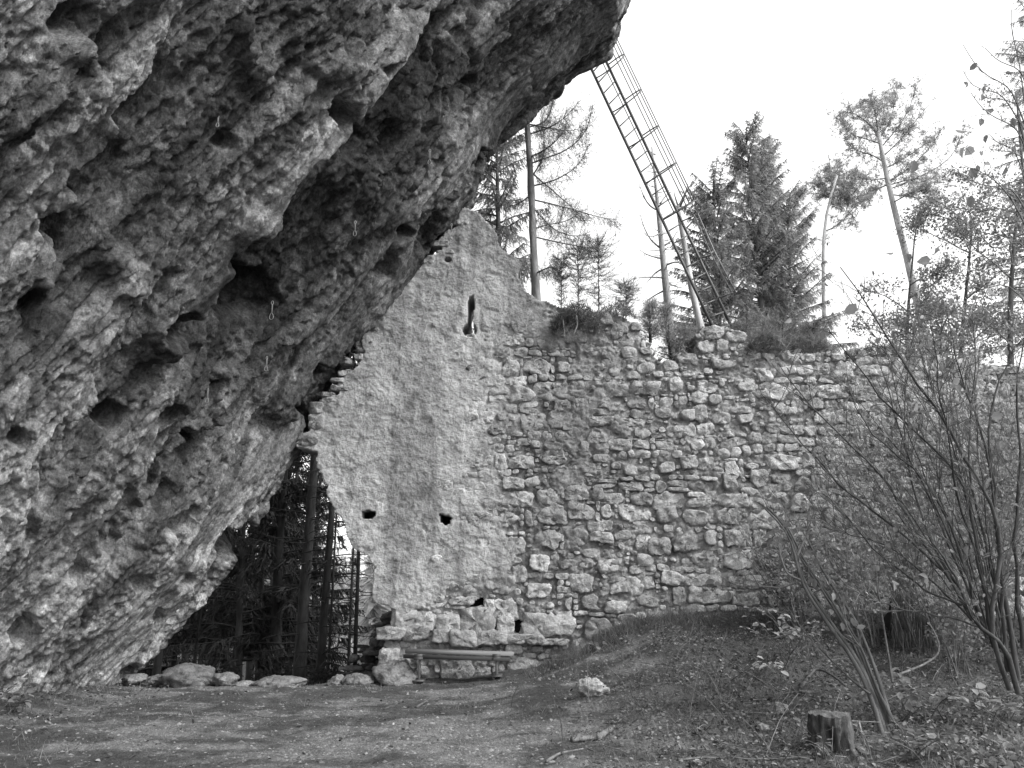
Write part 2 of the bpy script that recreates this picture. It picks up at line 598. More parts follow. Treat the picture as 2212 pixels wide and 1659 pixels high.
D += ledge([(300, 800), (345, 745), (400, 682), (440, 618), (482, 570), (545, 515), (600, 400), (680, 292), (740, 250), (800, 172), (862, 108), (975, 15)], 0.34, 90, 110, 1.5)
D += ledge([(60, 690), (110, 500), (170, 385), (232, 258), (300, 175), (380, 90)], 0.16, 60, 45, 1.4)
D += ledge([(560, 470), (640, 380), (700, 300), (760, 250), (850, 150), (945, 50)], 0.12, 60, 40, 1.3)
D += ledge([(390, 990), (430, 935), (490, 862), (560, 780), (680, 690), (800, 560), (880, 460), (960, 360)], 0.22, 80, 45, 1.3)
D += ledge([(600, 920), (645, 850), (705, 780), (790, 690), (880, 590), (945, 505)], 0.3, 60, 30, 1.5)
D += ledge([(215, 1200), (262, 1120), (330, 1020), (400, 940), (470, 870)], 0.13, 35, 35, 1.6)
D += ledge([(60, 1120), (110, 1000), (165, 900), (230, 780), (300, 700)], 0.16, 60, 40, 1.2)
D += ledge([(860, 560), (905, 470), (1010, 350), (1120, 230), (1230, 120)], 0.16, 60, 40, 1.2)
D += ledge([(760, 420), (850, 300), (905, 240), (1010, 130), (1100, 40)], 0.12, 70, 60, 1.0)
D += ledge([(360, 1290), (420, 1190), (480, 1120), (530, 1060), (600, 960)], 0.18, 50, 45, 1.0)
D += ledge([(20, 330), (70, 200), (120, 90), (180, -20)], 0.18, 60, 40, 1.2)



def gash(poly, dep, w):
    d, sd, pr = polydist(QX, QY, poly)
    return -1.5 * dep * np.exp(-(d / (1.2 * w)) ** 2) * sstep(0, 0.06, pr) * sstep(1, 0.94, pr) * (0.7 + 0.5 * fbm(np.stack([W * 0.9, S, 0 * S], -1), 2, 77))


D += gash([(300, 830), (400, 690), (470, 590), (560, 500), (640, 380), (760, 235), (870, 95), (950, 10)], 0.30, 11)
D += gash([(330, 985), (420, 900), (520, 800), (620, 690), (720, 590), (800, 500), (890, 390)], 0.22, 8)
D += gash([(690, 318), (760, 258), (845, 165), (900, 105), (985, 10)], 0.22, 6)
D += gash([(150, 1270), (205, 1190), (290, 1070), (370, 950), (450, 870)], 0.20, 8)
D += gash([(235, 1200), (300, 1100), (370, 1010), (420, 935)], 0.16, 6)
D += gash([(40, 1180), (95, 1010), (160, 880), (225, 770), (290, 670), (350, 560)], 0.24, 9)
D += gash([(20, 760), (80, 620), (130, 480), (200, 345), (280, 215), (350, 110), (400, 20)], 0.26, 11)
D += gash([(860, 590), (930, 480), (1010, 370), (1100, 265), (1200, 160)], 0.18, 7)
D += gash([(930, 330), (1020, 215), (1120, 115), (1200, 20)], 0.14, 6)
D += gash([(330, 1380), (420, 1270), (500, 1180)], 0.14, 7)
D += gash([(120, 1400), (220, 1250), (310, 1130), (380, 1040)], 0.12, 6)
PITS = [(62, 645, 34, 26, 0.5), (112, 480, 40, 22, 0.5), (175, 372, 60, 20, 0.45), (270, 225, 46, 22, 0.55), (150, 145, 34, 26, 0.3),
        (120, 20, 45, 34, 0.35), (238, 895, 26, 24, 0.45), (500, 530, 44, 20, 0.4), (505, 1172, 44, 30, 0.7), (395, 1240, 24, 16, 0.4),
        (385, 1122, 40, 18, 0.35), (468, 300, 24, 20, 0.2), (300, 1105, 16, 16, 0.25), (240, 1145, 16, 20, 0.25), (330, 1320, 16, 14, 0.22),
        (680, 800, 20, 26, 0.4), (655, 880, 14, 30, 0.3), (855, 500, 26, 22, 0.5), (820, 570, 26, 20, 0.3), (275, 1450, 22, 18, 0.35),
        (360, 690, 46, 26, 0.3), (560, 640, 60, 40, 0.25), (1080, 45, 14, 10, 0.2), (1000, 180, 30, 16, 0.2), (300, 1250, 14, 16, 0.2),
        (345, 890, 30, 20, 0.25), (800, 140, 18, 12, 0.2), (700, 230, 26, 36, 0.25), (540, 210, 14, 10, 0.15), (30, 940, 20, 26, 0.25),
        (410, 945, 12, 30, 0.25), (520, 640, 60, 60, 0.2), (840, 215, 40, 30, 0.15), (60, 1360, 34, 14, 0.25)]
for (cx, cy, rx, ry, dep) in PITS:
    c, s = 0.77, -0.64
    dx, dy = QX - cx, QY - cy
    e = ((c * dx + s * dy) / rx) ** 2 + ((-s * dx + c * dy) / ry) ** 2
    D -= 1.5 * dep * np.exp(-e ** 3.5)
KNOBS = [(250, 275, 34, 30, 0.22), (255, 605, 24, 20, 0.14), (350, 740, 34, 40, 0.3), (230, 555, 40, 30, 0.15), (520, 90, 24, 60, 0.2),
         (560, 160, 20, 40, 0.15), (515, 480, 40, 34, 0.2), (400, 1205, 26, 22, 0.2), (375, 1265, 30, 26, 0.15), (90, 600, 24, 26, 0.2),
         (495, 808, 14, 14, 0.15), (570, 1010, 50, 60, 0.2), (900, 250, 60, 40, 0.12), (760, 380, 80, 40, 0.15), (120, 90, 40, 30, 0.15),
         (290, 1010, 24, 60, 0.12), (700, 130, 50, 40, 0.15)]
for (cx, cy, rx, ry, dep) in KNOBS:
    dx, dy = QX - cx, QY - cy
    D += dep * np.exp(-((dx / rx) ** 2 + (dy / ry) ** 2) ** 1.6)

# conglomerate: cobbles and pockets, blocky on the upper right, streaky along the lip
P3 = np.stack([S, W * 0.5, D * 0.7], -1)
PI = np.stack([S, W, D * 0.7], -1)
wq = np.stack([fbm(PI * 1.7, 3, 64), fbm(PI * 1.7, 3, 65), 0 * S], -1)
f1, f2, cid = worley(PI * np.array([1.5, 0.55, 1.4]) + 0.3 * wq, 61)
blocky = sstep(480, 760, px_ + 0.35 * (829 - py_)) * sstep(1150, 700, py_) * 0.8 + 0.2
D += 0.10 * blocky * (cid - 0.5) * sstep(0, 0.12, f2 - f1) - 0.06 * blocky * sstep(0.07, 0.0, f2 - f1)
# where the conglomerate is pocketed and where it is worn smooth
cong = sstep(-0.15, 0.35, fbm(PI * np.array([0.5, 0.3, 0.5]), 3, 60) + 0.5 * sstep(760, 300, px_ - 0.25 * (829 - py_)) - 0.28) * 0.95 + 0.08
f1, f2, cid2 = worley(PI * np.array([3.4, 1.3, 3.0]) + 0.3 * wq, 62)
D += 0.03 * cong * (cid2 - 0.5) * sstep(0, 0.15, f2 - f1) + 0.03 * cong * (np.clip(f2 - f1, 0, 0.35) / 0.35 - 0.5)
D -= 0.17 * cong * (cid2 > 0.87) * np.clip(1 - f1 / 0.5, 0, 1)
f1, f2, cid3 = worley(PI * np.array([9.0, 6.0, 7]) + 0.4 * wq, 63)
D += (0.012 + 0.018 * cong) * (cid3 - 0.5) * sstep(0, 0.15, f2 - f1) + 0.012 * (np.clip(f2 - f1, 0, 0.4) / 0.4 - 0.5)
D -= 0.09 * cong * (cid3 > 0.91) * np.clip(1 - f1 / 0.55, 0, 1)
D += 0.03 * fbm(PI * np.array([1.3, 0.6, 1.0]), 5, 67, 0.6) + 0.015 * (0.5 + cong) * fbm(PI * np.array([6.0, 3.0, 4]), 5, 68, 0.7, True)
D += 0.05 * fbm(PI * np.array([6.0, 0.5, 3]), 4, 69, 0.62, True)
D += 0.014 * fbm(PI * 17.0, 3, 70, 0.65)
# splintered cracks and sharp flakes, drawn out up the dip
for (fs, fw_, amp_, sd_) in ((3.0, 0.5, 0.04, 171), (6.5, 1.6, 0.032, 172), (13.0, 4.0, 0.022, 173), (27.0, 11.0, 0.012, 174)):
    f1, f2, ci = worley(PI * np.array([fs, fw_, fs * 0.7]) + 0.45 * wq, sd_)
    D += amp_ * ((ci - 0.5) * sstep(0, 0.08, f2 - f1) - 0.7 * sstep(0.09, 0.0, f2 - f1))
# beside the wall and along the far silhouette the face stays close to its edge line
lim_ = 0.10 + 0.22 * sstep(1.2, 4.0, S)
D = np.where(S < 5.0, np.minimum(D, lim_ + 0.35 * (D - lim_)), D)
lipn = sstep(2.2, 0.3, S)
D += lipn * (0.10 * fbm(np.stack([S * 1.6, W * 1.1, 0 * S], -1), 5, 75, 0.62) + 0.05 * (worley(np.stack([S * 2.2, W * 1.6, 0.5 + 0 * S], -1) + 0.3 * wq, 76)[2] - 0.5))
D *= np.where(S > 11, 0.6, 1.0)
# a cross displacement gives the relief undercuts and keeps it from being a height field
side = 0.03 * fbm(PI * 3.0, 3, 71)
RP = BP + D[..., None] * nrm + side[..., None] * np.array([0.2, 0.85, 0.3])
# toe flares out a little into the ground
tone = 1.0 + 0.55 * fbm(np.stack([S * 0.5 + 0.5 * warp, W * 0.07, 0 * S], -1), 4, 81)
low = sstep(3.8, 0.6, BZ)
tone = tone * (0.95 + 0.75 * low)
pale = sstep(0.15, 0.28, fbm(np.stack([S * 1.2 + 0.3 * warp, W * 0.4, 0 * S], -1), 5, 82, 0.6))        # freshly broken pale faces
tone = tone * (1 + 0.7 * pale)
wash = sstep(0.02, 0.4, fbm(np.stack([S * 2.2 + 0.8 * warp, W * 0.07, 0 * S], -1), 4, 83))             # dark water streaks run down the dip
tone = tone * (1 - 0.5 * wash * sstep(0.8, 2.5, BZ))
streak2 = sstep(0.1, 0.45, fbm(np.stack([S * 6.0 + 1.5 * warp, W * 0.22, 0 * S], -1), 3, 84))
tone = tone * (1 - 0.35 * streak2)


def dark_band(poly, w, amt):
    """a band of darker rock tone along a line up the face"""
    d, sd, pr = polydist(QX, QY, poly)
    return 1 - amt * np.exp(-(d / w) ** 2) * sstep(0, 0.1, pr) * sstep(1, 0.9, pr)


tone = tone * dark_band([(330, 940), (470, 760), (560, 640), (700, 460), (800, 330), (930, 170), (1000, 60)], 80, 0.78)  # darker tone bands along the ledges and the wall contact
tone = tone * dark_band([(560, 930), (690, 800), (800, 660), (900, 530), (1000, 400)], 60, 0.6)
tone = tone * dark_band([(40, 720), (130, 520), (230, 330), (330, 170)], 45, 0.4)
tone = tone * dark_band([(960, 420), (1080, 300), (1200, 180), (1300, 60)], 40, 0.35)
tone = tone * dark_band([(230, 1200), (320, 1080), (420, 950)], 22, 0.5)
tone = tone * (0.68 + 0.42 * cid3 + 0.25 * cid2 + 0.2 * (cid > 0.66))
tone = np.clip(tone, 0.2, 3.0)

# the end of the cliff turns back and away behind the lip
ph = np.linspace(0, 1, 26)[1:]
BK = []
inward = np.array([-0.86, 0.12, 0.5])
for p in ph:
    th = min(p * 3.0, 1.0) * math.pi / 2
    r = 0.45
    off = np.array([0, 1, 0]) * r * math.sin(th) + inward * r * (1 - math.cos(th)) + inward * max(p - 0.33, 0) * 13 + np.array([0, 1, 0]) * max(p - 0.33, 0) * 5
    base = EC + off
    qq = base * 1.2
    dd = 0.1 * fbm(qq, 4, 91) + 0.35 * max(p - 0.2, 0) * fbm(base * 0.5, 3, 92)
    BK.append(base + (D[0][:, None] * nrm) * max(0, 1 - 2 * p) + dd[:, None] * np.array([0.5, 0.7, -0.3]))
BK = np.array(BK)[::-1]
RV = np.concatenate([BK, RP], 0)
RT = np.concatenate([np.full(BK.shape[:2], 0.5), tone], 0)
ra, rb = RV.shape[:2]
ii, jj = np.meshgrid(np.arange(ra - 1), np.arange(rb - 1), indexing='ij')
RQ = np.stack([ii * rb + jj, ii * rb + jj + 1, (ii + 1) * rb + jj + 1, (ii + 1) * rb + jj], -1).reshape(-1, 4)
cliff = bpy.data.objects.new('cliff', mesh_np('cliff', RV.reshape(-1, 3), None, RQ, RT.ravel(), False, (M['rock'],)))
COL.objects.link(cliff)
tag(cliff, 'grey limestone cliff leaning out over the yard with pockets, cracks and slanting ribs', 'cliff', kind='structure')

RPX, RPY, RPD = proj(RP)


def on_rock(vx, vy):
    m = (np.abs(RPX - vx) < 5) & (np.abs(RPY - vy) < 5) & (BY > 2.7)
    if not m.any():
        m = (np.abs(RPX - vx) < 14) & (np.abs(RPY - vy) < 14) & (BY > 2.7)
    i = np.argmin(np.where(m, RPD, 1e9))
    return RP.reshape(-1, 3)[i].astype(float)


# ------------------------------------------------------------------ ruined wall
WY = 13.0
OUT = [(1000, 448), (985, 466), (985, 492), (942, 520), (955, 540), (920, 556), (884, 600), (862, 620), (842, 650), (818, 664), (830, 680),
       (800, 690), (792, 706), (776, 742), (790, 762), (776, 790), (722, 820), (732, 850), (692, 862), (682, 890), (664, 896), (668, 930),
       (642, 944), (638, 962), (684, 975), (680, 992), (694, 1030), (705, 1050), (702, 1062), (722, 1098), (742, 1130), (752, 1160), (757, 1185),
       (790, 1200), (812, 1224), (805, 1246), (803, 1270), (800, 1288), (810, 1302), (836, 1306), (850, 1320), (850, 1352), (816, 1356),
       (815, 1372), (832, 1386), (825, 1400), (836, 1410), (820, 1420), (823, 1442), (850, 1468), (850, 1500), (860, 1530), (2600, 1530),
       (2600, 830), (2212, 792), (1990, 768), (1850, 758), (1700, 762), (1640, 744), (1612, 737), (1606, 716), (1560, 706), (1520, 702),
       (1506, 730), (1500, 762), (1460, 784), (1440, 785), (1412, 766), (1400, 742), (1386, 720), (1370, 692), (1340, 676), (1290, 668),
       (1240, 664), (1190, 657), (1166, 652), (1150, 636), (1131, 620), (1120, 596), (1128, 574), (1114, 560), (1086, 540), (1076, 510),
       (1060, 486), (1040, 464), (1020, 452)]


def w2(vx, vy):
    p = at(vx, vy, WY)
    return p[..., 0], p[..., 2]


OUTW = [tuple(float(c) for c in w2(a, b)) for a, b in OUT]
cell = 0.021
us = np.arange(-4.3, 9.9, cell)
vv = np.arange(-0.5, 8.25, cell)
U, V_ = np.meshgrid(us, vv, indexing='ij')
UV3 = np.stack([U, V_, 0.37 + 0 * U], -1)
JU = U + 0.05 * fbm(UV3 * 2.6, 4, 101)
JV = V_ + 0.05 * fbm(UV3 * 2.6, 4, 102)
inside = inpoly(JU, JV, OUTW)
wpx2, wpy2, _ = proj(np.stack([U, 0 * U + WY, V_], -1))


def hole(poly, j=0.4):
    P = [tuple(float(c) for c in w2(a, b)) for a, b in poly]
    return inpoly(U + j * (JU - U), V_ + j * (JV - V_), P)


def disc(cx, cy, rx, ry):
    return [(cx + rx * math.cos(t), cy + ry * math.sin(t)) for t in np.linspace(0, 2 * math.pi, 18)[:-1]]


loop = hole([(1013, 642), (1022, 640), (1024, 664), (1021, 704), (1011, 706), (1012, 664)], 0.25) | hole(disc(1015, 713, 14, 14), 0.2)
putlog = hole(disc(967, 562, 5, 5)) | hole([(784, 1106), (796, 1104), (809, 1106), (812, 1110), (804, 1118), (786, 1120), (782, 1114)]) \
    | hole([(950, 1110), (974, 1114), (974, 1128), (962, 1133), (952, 1124), (954, 1118)]) \
    | hole([(1108, 1330), (1128, 1346), (1118, 1368), (1112, 1364)], 0.6) | hole([(1068, 1344), (1080, 1346), (1076, 1366), (1066, 1366)], 0.6) \
    | hole([(1022, 1298), (1044, 1292), (1046, 1302), (1034, 1310), (1012, 1306)], 0.6)
front = inside & ~loop & ~putlog
back = inside & ~loop

# plaster cover: full on the left, gone on the right
bx = np.interp(wpy2, [440, 560, 640, 700, 800, 900, 1000, 1100, 1200, 1260, 1300, 1345, 1380], [1400, 1220, 1165, 1150, 1150, 1120, 1090, 1085, 1060, 1010, 960, 880, 780])
cov = sstep(210, -190, wpx2 - bx + 150 * fbm(UV3 * 0.9, 5, 111, 0.6))
mott = np.exp(-(((wpx2 - 1260 + 0.25 * (wpy2 - 900)) / 130) ** 2 + ((wpy2 - 930) / 230) ** 2) ** 1.3)
mott = np.clip(mott + 0.35 * fbm(UV3 * 1.6, 4, 112) * (mott > 0.05), 0, 1)
cov = np.maximum(cov, 0.55 * mott)
und = 0.05 * fbm(UV3 * 0.8, 3, 121)
wv = np.stack([fbm(UV3 * 3, 3, 126), fbm(UV3 * 3, 3, 127), 0 * U], -1)
layer = fbm(UV3 * np.array([2.6, 3.4, 1]) + 0.5 * wv, 6, 122, 0.68)
flake = sstep(-0.02, 0.03, layer) * 0.007 + sstep(0.4, 0.43, layer) * 0.01 - sstep(-0.4, -0.44, layer) * 0.012
fine = 0.006 * fbm(UV3 * np.array([9, 12, 1]) + 0.8 * wv, 5, 123, 0.75) + 0.006 * fbm(UV3 * 24, 3, 124, 0.7)
hump1, hump2, hid = worley(UV3 * np.array([3.4, 4.4, 1]) + 0.35 * wv, 128)
fine = fine + 0.014 * (hid - 0.4) * sstep(0, 0.12, hump2 - hump1) * (0.35 + sstep(0.9, 0.3, cov) + 0.8 * sstep(980, 1200, wpy2))
rub1, rub2, rid = worley(UV3 * np.array([7, 10, 1]) + 0.5 * wv, 129)
rubble = 0.05 * (rid - 0.5) * sstep(0, 0.15, rub2 - rub1) - 0.03 * sstep(0.12, 0.0, rub2 - rub1)
cov_b = sstep(0.42, 0.56, cov + 0.30 * layer)             # broken plaster edges with some thickness
dep = -0.042 + 0.070 * (0.45 * cov + 0.55 * cov_b) + 0.8 * und + (0.5 + 0.5 * cov) * flake + fine + (1 - cov) * (rubble + 0.05 * fbm(UV3 * 4, 5, 125, 0.65))
ring = np.hypot(wpx2 - 1010, wpy2 - 708)
smooth_ring = sstep(26, 18, ring) + sstep(22, 16, np.hypot((wpx2 - 1022), (wpy2 - 680) * 0.45))
dep = dep * (1 - 0.8 * np.clip(smooth_ring, 0, 1)) + 0.012 * np.clip(smooth_ring, 0, 1)
wt_ = 0.85 + 0.2 * cov
damp = sstep(-0.05, 0.4, fbm(UV3 * np.array([2.2, 0.22, 1]), 5, 131, 0.6) + 0.5 * np.exp(-((wpx2 - 1190) / 80) ** 2) + 0.15 * np.exp(-((wpx2 - 985) / 40) ** 2) - 0.1)
wt_ = wt_ * (1 - 0.3 * damp) * (1 - 0.3 * mott)
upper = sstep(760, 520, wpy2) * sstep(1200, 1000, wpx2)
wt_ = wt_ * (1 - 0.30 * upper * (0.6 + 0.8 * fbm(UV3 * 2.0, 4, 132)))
wt_ = wt_ * (1 + 0.25 * fbm(UV3 * 3.2, 4, 133)) * (1 - 0.3 * sstep(0.25, 0.5, fbm(UV3 * 5.0, 4, 134)))
wt_ = np.where(np.clip(smooth_ring, 0, 1) > 0.5, 1.15, wt_)
THICK = 0.85


def shell(front, back, dep, tone):
    """front sheet, its jambs and a coarse back sheet of a wall given on a grid"""
    nu, nv = front.shape
    fq = front[:-1, :-1] & front[1:, :-1] & front[1:, 1:] & front[:-1, 1:]
    idx = np.arange(nu * nv).reshape(nu, nv)
    VF = np.stack([U, WY - dep, V_], -1).reshape(-1, 3)
    VB = np.stack([U, 0 * U + WY + THICK, V_], -1).reshape(-1, 3)
    i, j = np.nonzero(fq)
    Q1 = np.stack([idx[i, j], idx[i + 1, j], idx[i + 1, j + 1], idx[i, j + 1]], -1)
    Qs = []
    o = nu * nv
    pad = np.zeros((nu + 1, nv + 1), bool)
    pad[1:-1, 1:-1] = fq
    for (di, dj, e0, e1) in ((-1, 0, (0, 1), (0, 0)), (1, 0, (1, 0), (1, 1)), (0, -1, (0, 0), (1, 0)), (0, 1, (1, 1), (0, 1))):
        nb = pad[1 + di:nu + di, 1 + dj:nv + dj]
        i, j = np.nonzero(fq & ~nb)
        a = idx[i + e0[0], j + e0[1]]
        b = idx[i + e1[0], j + e1[1]]
        Qs.append(np.stack([b, a, a + o, b + o], -1))
    bq = back[:-1, :-1] & back[1:, :-1] & back[1:, 1:] & back[:-1, 1:]
    i, j = np.nonzero(bq)
    Q3 = np.stack([idx[i, j], idx[i, j + 1], idx[i + 1, j + 1], idx[i + 1, j]], -1) + o
    Q = np.concatenate([Q1] + Qs + [Q3])
    Vall = np.concatenate([VF, VB])
    jt = fbm(VB * 3, 3, 140)
    Vall[o:, 0] += 0.06 * jt
    tn = np.concatenate([tone.ravel(), tone.ravel() * 0.75])
    used = np.zeros(len(Vall), bool)
    used[Q.ravel()] = True
    remap = np.cumsum(used) - 1
    return Vall[used], remap[Q], tn[used]


wall = empty('ruined_wall', (2.0, WY, 0.0), 'tall ruined castle wall, plastered on the left and bare rubble stone on the right', 'wall')
b = MB()
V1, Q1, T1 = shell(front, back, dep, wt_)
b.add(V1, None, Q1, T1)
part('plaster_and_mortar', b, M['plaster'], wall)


def stone_mesh(mb, poly, d0, bulge, tone, n=20, amp=0.02, back_=-0.16, tilt=0.04):
    """one rubble stone with outline poly (wall u, v), face standing d0 in front of the wall plane"""
    P = np.array(poly, float)
    for _ in range(1):
        Pn = np.roll(P, -1, 0)
        P = np.stack([0.86 * P + 0.14 * Pn, 0.14 * P + 0.86 * Pn], 1).reshape(-1, 2)
    seg = np.linalg.norm(np.roll(P, -1, 0) - P, axis=1)
    cum = np.concatenate([[0], np.cumsum(seg)])
    s = np.linspace(0, cum[-1], n, endpoint=False)
    PC = np.vstack([P, P[:1]])
    B = np.stack([np.interp(s, cum, PC[:, 0]), np.interp(s, cum, PC[:, 1])], -1)
    c = B.mean(0)
    size = math.sqrt(max(1e-4, abs(np.sum(B[:, 0] * np.roll(B[:, 1], -1) - np.roll(B[:, 0], -1) * B[:, 1]) / 2)))
    sd = int(rng.integers(1, 9999))
    nz = fbm(np.stack([B[:, 0] * 9, B[:, 1] * 9, 0 * B[:, 0]], -1), 3, sd)
    B = c + (B - c) * (1 + 0.13 * nz)[:, None]
    tl = rng.normal(0, tilt, 2)
    V = []
    scales = [(1.0, back_), (1.02, d0 - 0.9 * bulge), (0.99, d0 - 0.2 * bulge), (0.9, d0), (0.62, d0), (0.32, d0)]
    fac = [(rng.normal(0, 0.16, 2), rng.uniform(-0.008, 0.015)) for _ in range(4)]
    for k, (sc, dd) in enumerate(scales):
        X = c + (B - c) * sc
        d = np.full(len(B), dd)
        if k:
            rel = X - c
            X = X + rng.normal(0, 0.035 * size, X.shape)
            f = fbm(np.stack([X[:, 0] * 8, X[:, 1] * 8, 0 * d + sd], -1), 3, 7) * amp * (0.5 + 1.6 * size)
            cut = np.min([rel @ g + o + 0.10 * size for g, o in fac], axis=0)
            d = d + rel @ tl + f + np.clip(cut, -0.035, 0.0)
        V.append(np.stack([X[:, 0], WY - d, X[:, 1]], -1))
    V.append(np.array([[c[0], WY - d0 - 0.006, c[1]]]))
    V = np.concatenate(V)
    k = len(scales)
    i, j = np.meshgrid(np.arange(k - 1), np.arange(n), indexing='ij')
    j2 = (j + 1) % n
    Q = np.stack([i * n + j, i * n + j2, (i + 1) * n + j2, (i + 1) * n + j], -1).reshape(-1, 4)
    cidx = k * n
    jr = np.arange(n)
    T = np.stack([(k - 1) * n + jr, (k - 1) * n + (jr + 1) % n, np.full(n, cidx)], -1)
    mb.add(V, T, Q, tone)
    return size


# power-diagram rubble: big stones thrown first, chips fill what is left
def cov_at(u, v):
    i = int(np.clip((u - us[0]) / cell, 0, len(us) - 1))
    j = int(np.clip((v - vv[0]) / cell, 0, len(vv) - 1))
    return cov[i, j], mott[i, j], inside[i, j]


# fixed stones read off the photograph: (centre x, centre y, width, height) in the measuring view, proud depth
FIXED = [(660, 950, 50, 26, .05), (682, 912, 36, 30, .03), (682, 882, 32, 26, .03), (712, 864, 32, 10, .03), (702, 852, 36, 9, .05), (738, 838, 50, 12, .03),
         (760, 806, 60, 14, .02), (735, 822, 40, 9, .06), (790, 742, 50, 36, .0), (812, 770, 46, 34, .0), (748, 780, 28, 16, .03), (775, 771, 18, 14, .05),
         (800, 700, 34, 9, .05), (806, 712, 30, 8, .03), (822, 690, 30, 9, .05), (850, 652, 34, 26, .0), (860, 628, 30, 22, .0), (880, 606, 26, 18, .0),
         (905, 578, 30, 18, .0), (950, 528, 40, 12, .06), (962, 545, 40, 8, .04), (1000, 480, 26, 16, .05), (975, 503, 30, 14, .03), (925, 566, 28, 8, .04)]
FOOT = [(844, 1367, 54, 24, .16), (897, 1367, 66, 26, .10), (955, 1373, 36, 26, .14), (1003, 1378, 52, 30, .22), (1063, 1377, 64, 26, .2), (1130, 1379, 80, 20, .16), (1196, 1386, 60, 12, .12),
        (852, 1395, 28, 18, .02), (874, 1391, 24, 12, .02), (923, 1393, 46, 22, .0), (890, 1400, 22, 10, .0), (960, 1397, 24, 16, .0), (1000, 1400, 30, 8, .05), (1046, 1402, 30, 8, .04),
        (843, 1418, 40, 32, .2), (866, 1432, 38, 22, .1), (893, 1430, 26, 22, .1), (946, 1428, 44, 24, .02), (905, 1450, 42, 24, .04), (972, 1428, 26, 16, .0), (1006, 1425, 26, 24, .02),
        (985, 1447, 60, 36, .1), (1030, 1430, 40, 18, .0), (1062, 1430, 30, 16, .0), (1040, 1452, 40, 20, .02), (950, 1443, 20, 14, .06), (1112, 1402, 36, 20, .08), (1110, 1420, 30, 18, .04), (1160, 1402, 24, 12, .02),
        (1020, 1424, 20, 14, .0), (1075, 1444, 24, 16, .0)]
PLAINF = [(1000, 1298, 60, 14, .03), (968, 1350, 50, 42, .05), (1030, 1342, 66, 56, .06), (1056, 1310, 22, 30, .05), (872, 1344, 56, 44, .02), (920, 1340, 40, 40, .02),
          (1092, 1348, 34, 38, .04), (1160, 1350, 60, 50, .03), (1086, 1318, 60, 40, .0), (1210, 1350, 60, 44, .03)]
BIG = [(1335, 715, 30, 40), (1245, 728, 52, 34), (1310, 690, 34, 32), (1345, 708, 28, 26), (1374, 705, 30, 26), (1485, 775, 44, 32), (1450, 770, 26, 14), (1530, 770, 30, 14), (1570, 786, 48, 26),
       (1552, 785, 28, 18), (1545, 718, 44, 34), (1590, 728, 50, 26), (1460, 830, 34, 32), (1512, 858, 40, 30), (1700, 888, 44, 16), (1640, 880, 24, 18), (1600, 885, 50, 18), (1430, 890, 44, 28),
       (1485, 895, 34, 26), (1560, 905, 40, 32), (1610, 905, 34, 26), (1350, 1010, 70, 40), (1440, 1010, 40, 28), (1530, 1000, 40, 30), (1488, 998, 40, 30), (1640, 1030, 42, 40), (1580, 1040, 36, 40),
       (1440, 1110, 46, 32), (1500, 1118, 54, 36), (1575, 1115, 50, 34), (1425, 1180, 50, 34), (1480, 1175, 46, 36), (1390, 1170, 40, 40), (1545, 1250, 36, 40), (1395, 1210, 40, 28), (1250, 1160, 54, 40),
       (1215, 940, 36, 26), (1290, 945, 44, 32), (1240, 935, 30, 26), (1300, 990, 40, 20), (1360, 760, 40, 28), (1395, 795, 44, 26), (1330, 800, 30, 26), (1545, 775, 20, 14), (1165, 1215, 44, 36),
       (1110, 1180, 50, 40), (1370, 1265, 40, 36), (1315, 1225, 46, 30), (1255, 1260, 50, 36), (1230, 1218, 40, 20), (1165, 1275, 50, 34), (1120, 1240, 40, 36), (1275, 1300, 44, 30), (1330, 1310, 50, 30),
       (1400, 1300, 44, 26), (1610, 830, 40, 26), (1650, 810, 38, 34), (1700, 800, 44, 22), (1740, 800, 40, 24)]
gline_x = np.linspace(-5, 10, 200)
gline_z = ground_h(gline_x, 0 * gline_x + 12.95)
occ = []
for f in FIXED + FOOT + PLAINF:
    u, v = w2(f[0], f[1])
    occ.append((float(u), float(v), 0.5 * f[2] / 134 * 0.9, 0.5 * f[3] / 134 * 0.9))
gline_x = np.linspace(-5, 10, 200)
gline_z = ground_h(gline_x, 0 * gline_x + 12.95)
HOLES = [(784, 812, 1104, 1120), (950, 976, 1108, 1134), (1008, 1046, 1290, 1312), (1106, 1130, 1328, 1370), (1064, 1082, 1342, 1368), (996, 1036, 636, 730)]
for (x0, x1, y0, y1) in HOLES:
    u, v = w2((x0 + x1) / 2, (y0 + y1) / 2)
    occ.append((float(u), float(v), (x1 - x0) / 268 + 0.02, (y1 - y0) / 268 + 0.02))
big_a = []
for (cx, cy, w, h) in BIG:
    u, v = w2(cx, cy)
    big_a.append((float(u), float(v), w / 268 * 0.92, h / 268 * 0.92))
occ_a = np.array(occ + big_a)
stones = []
taken = np.zeros(cov.shape, bool)                           # wall grid already covered by stones


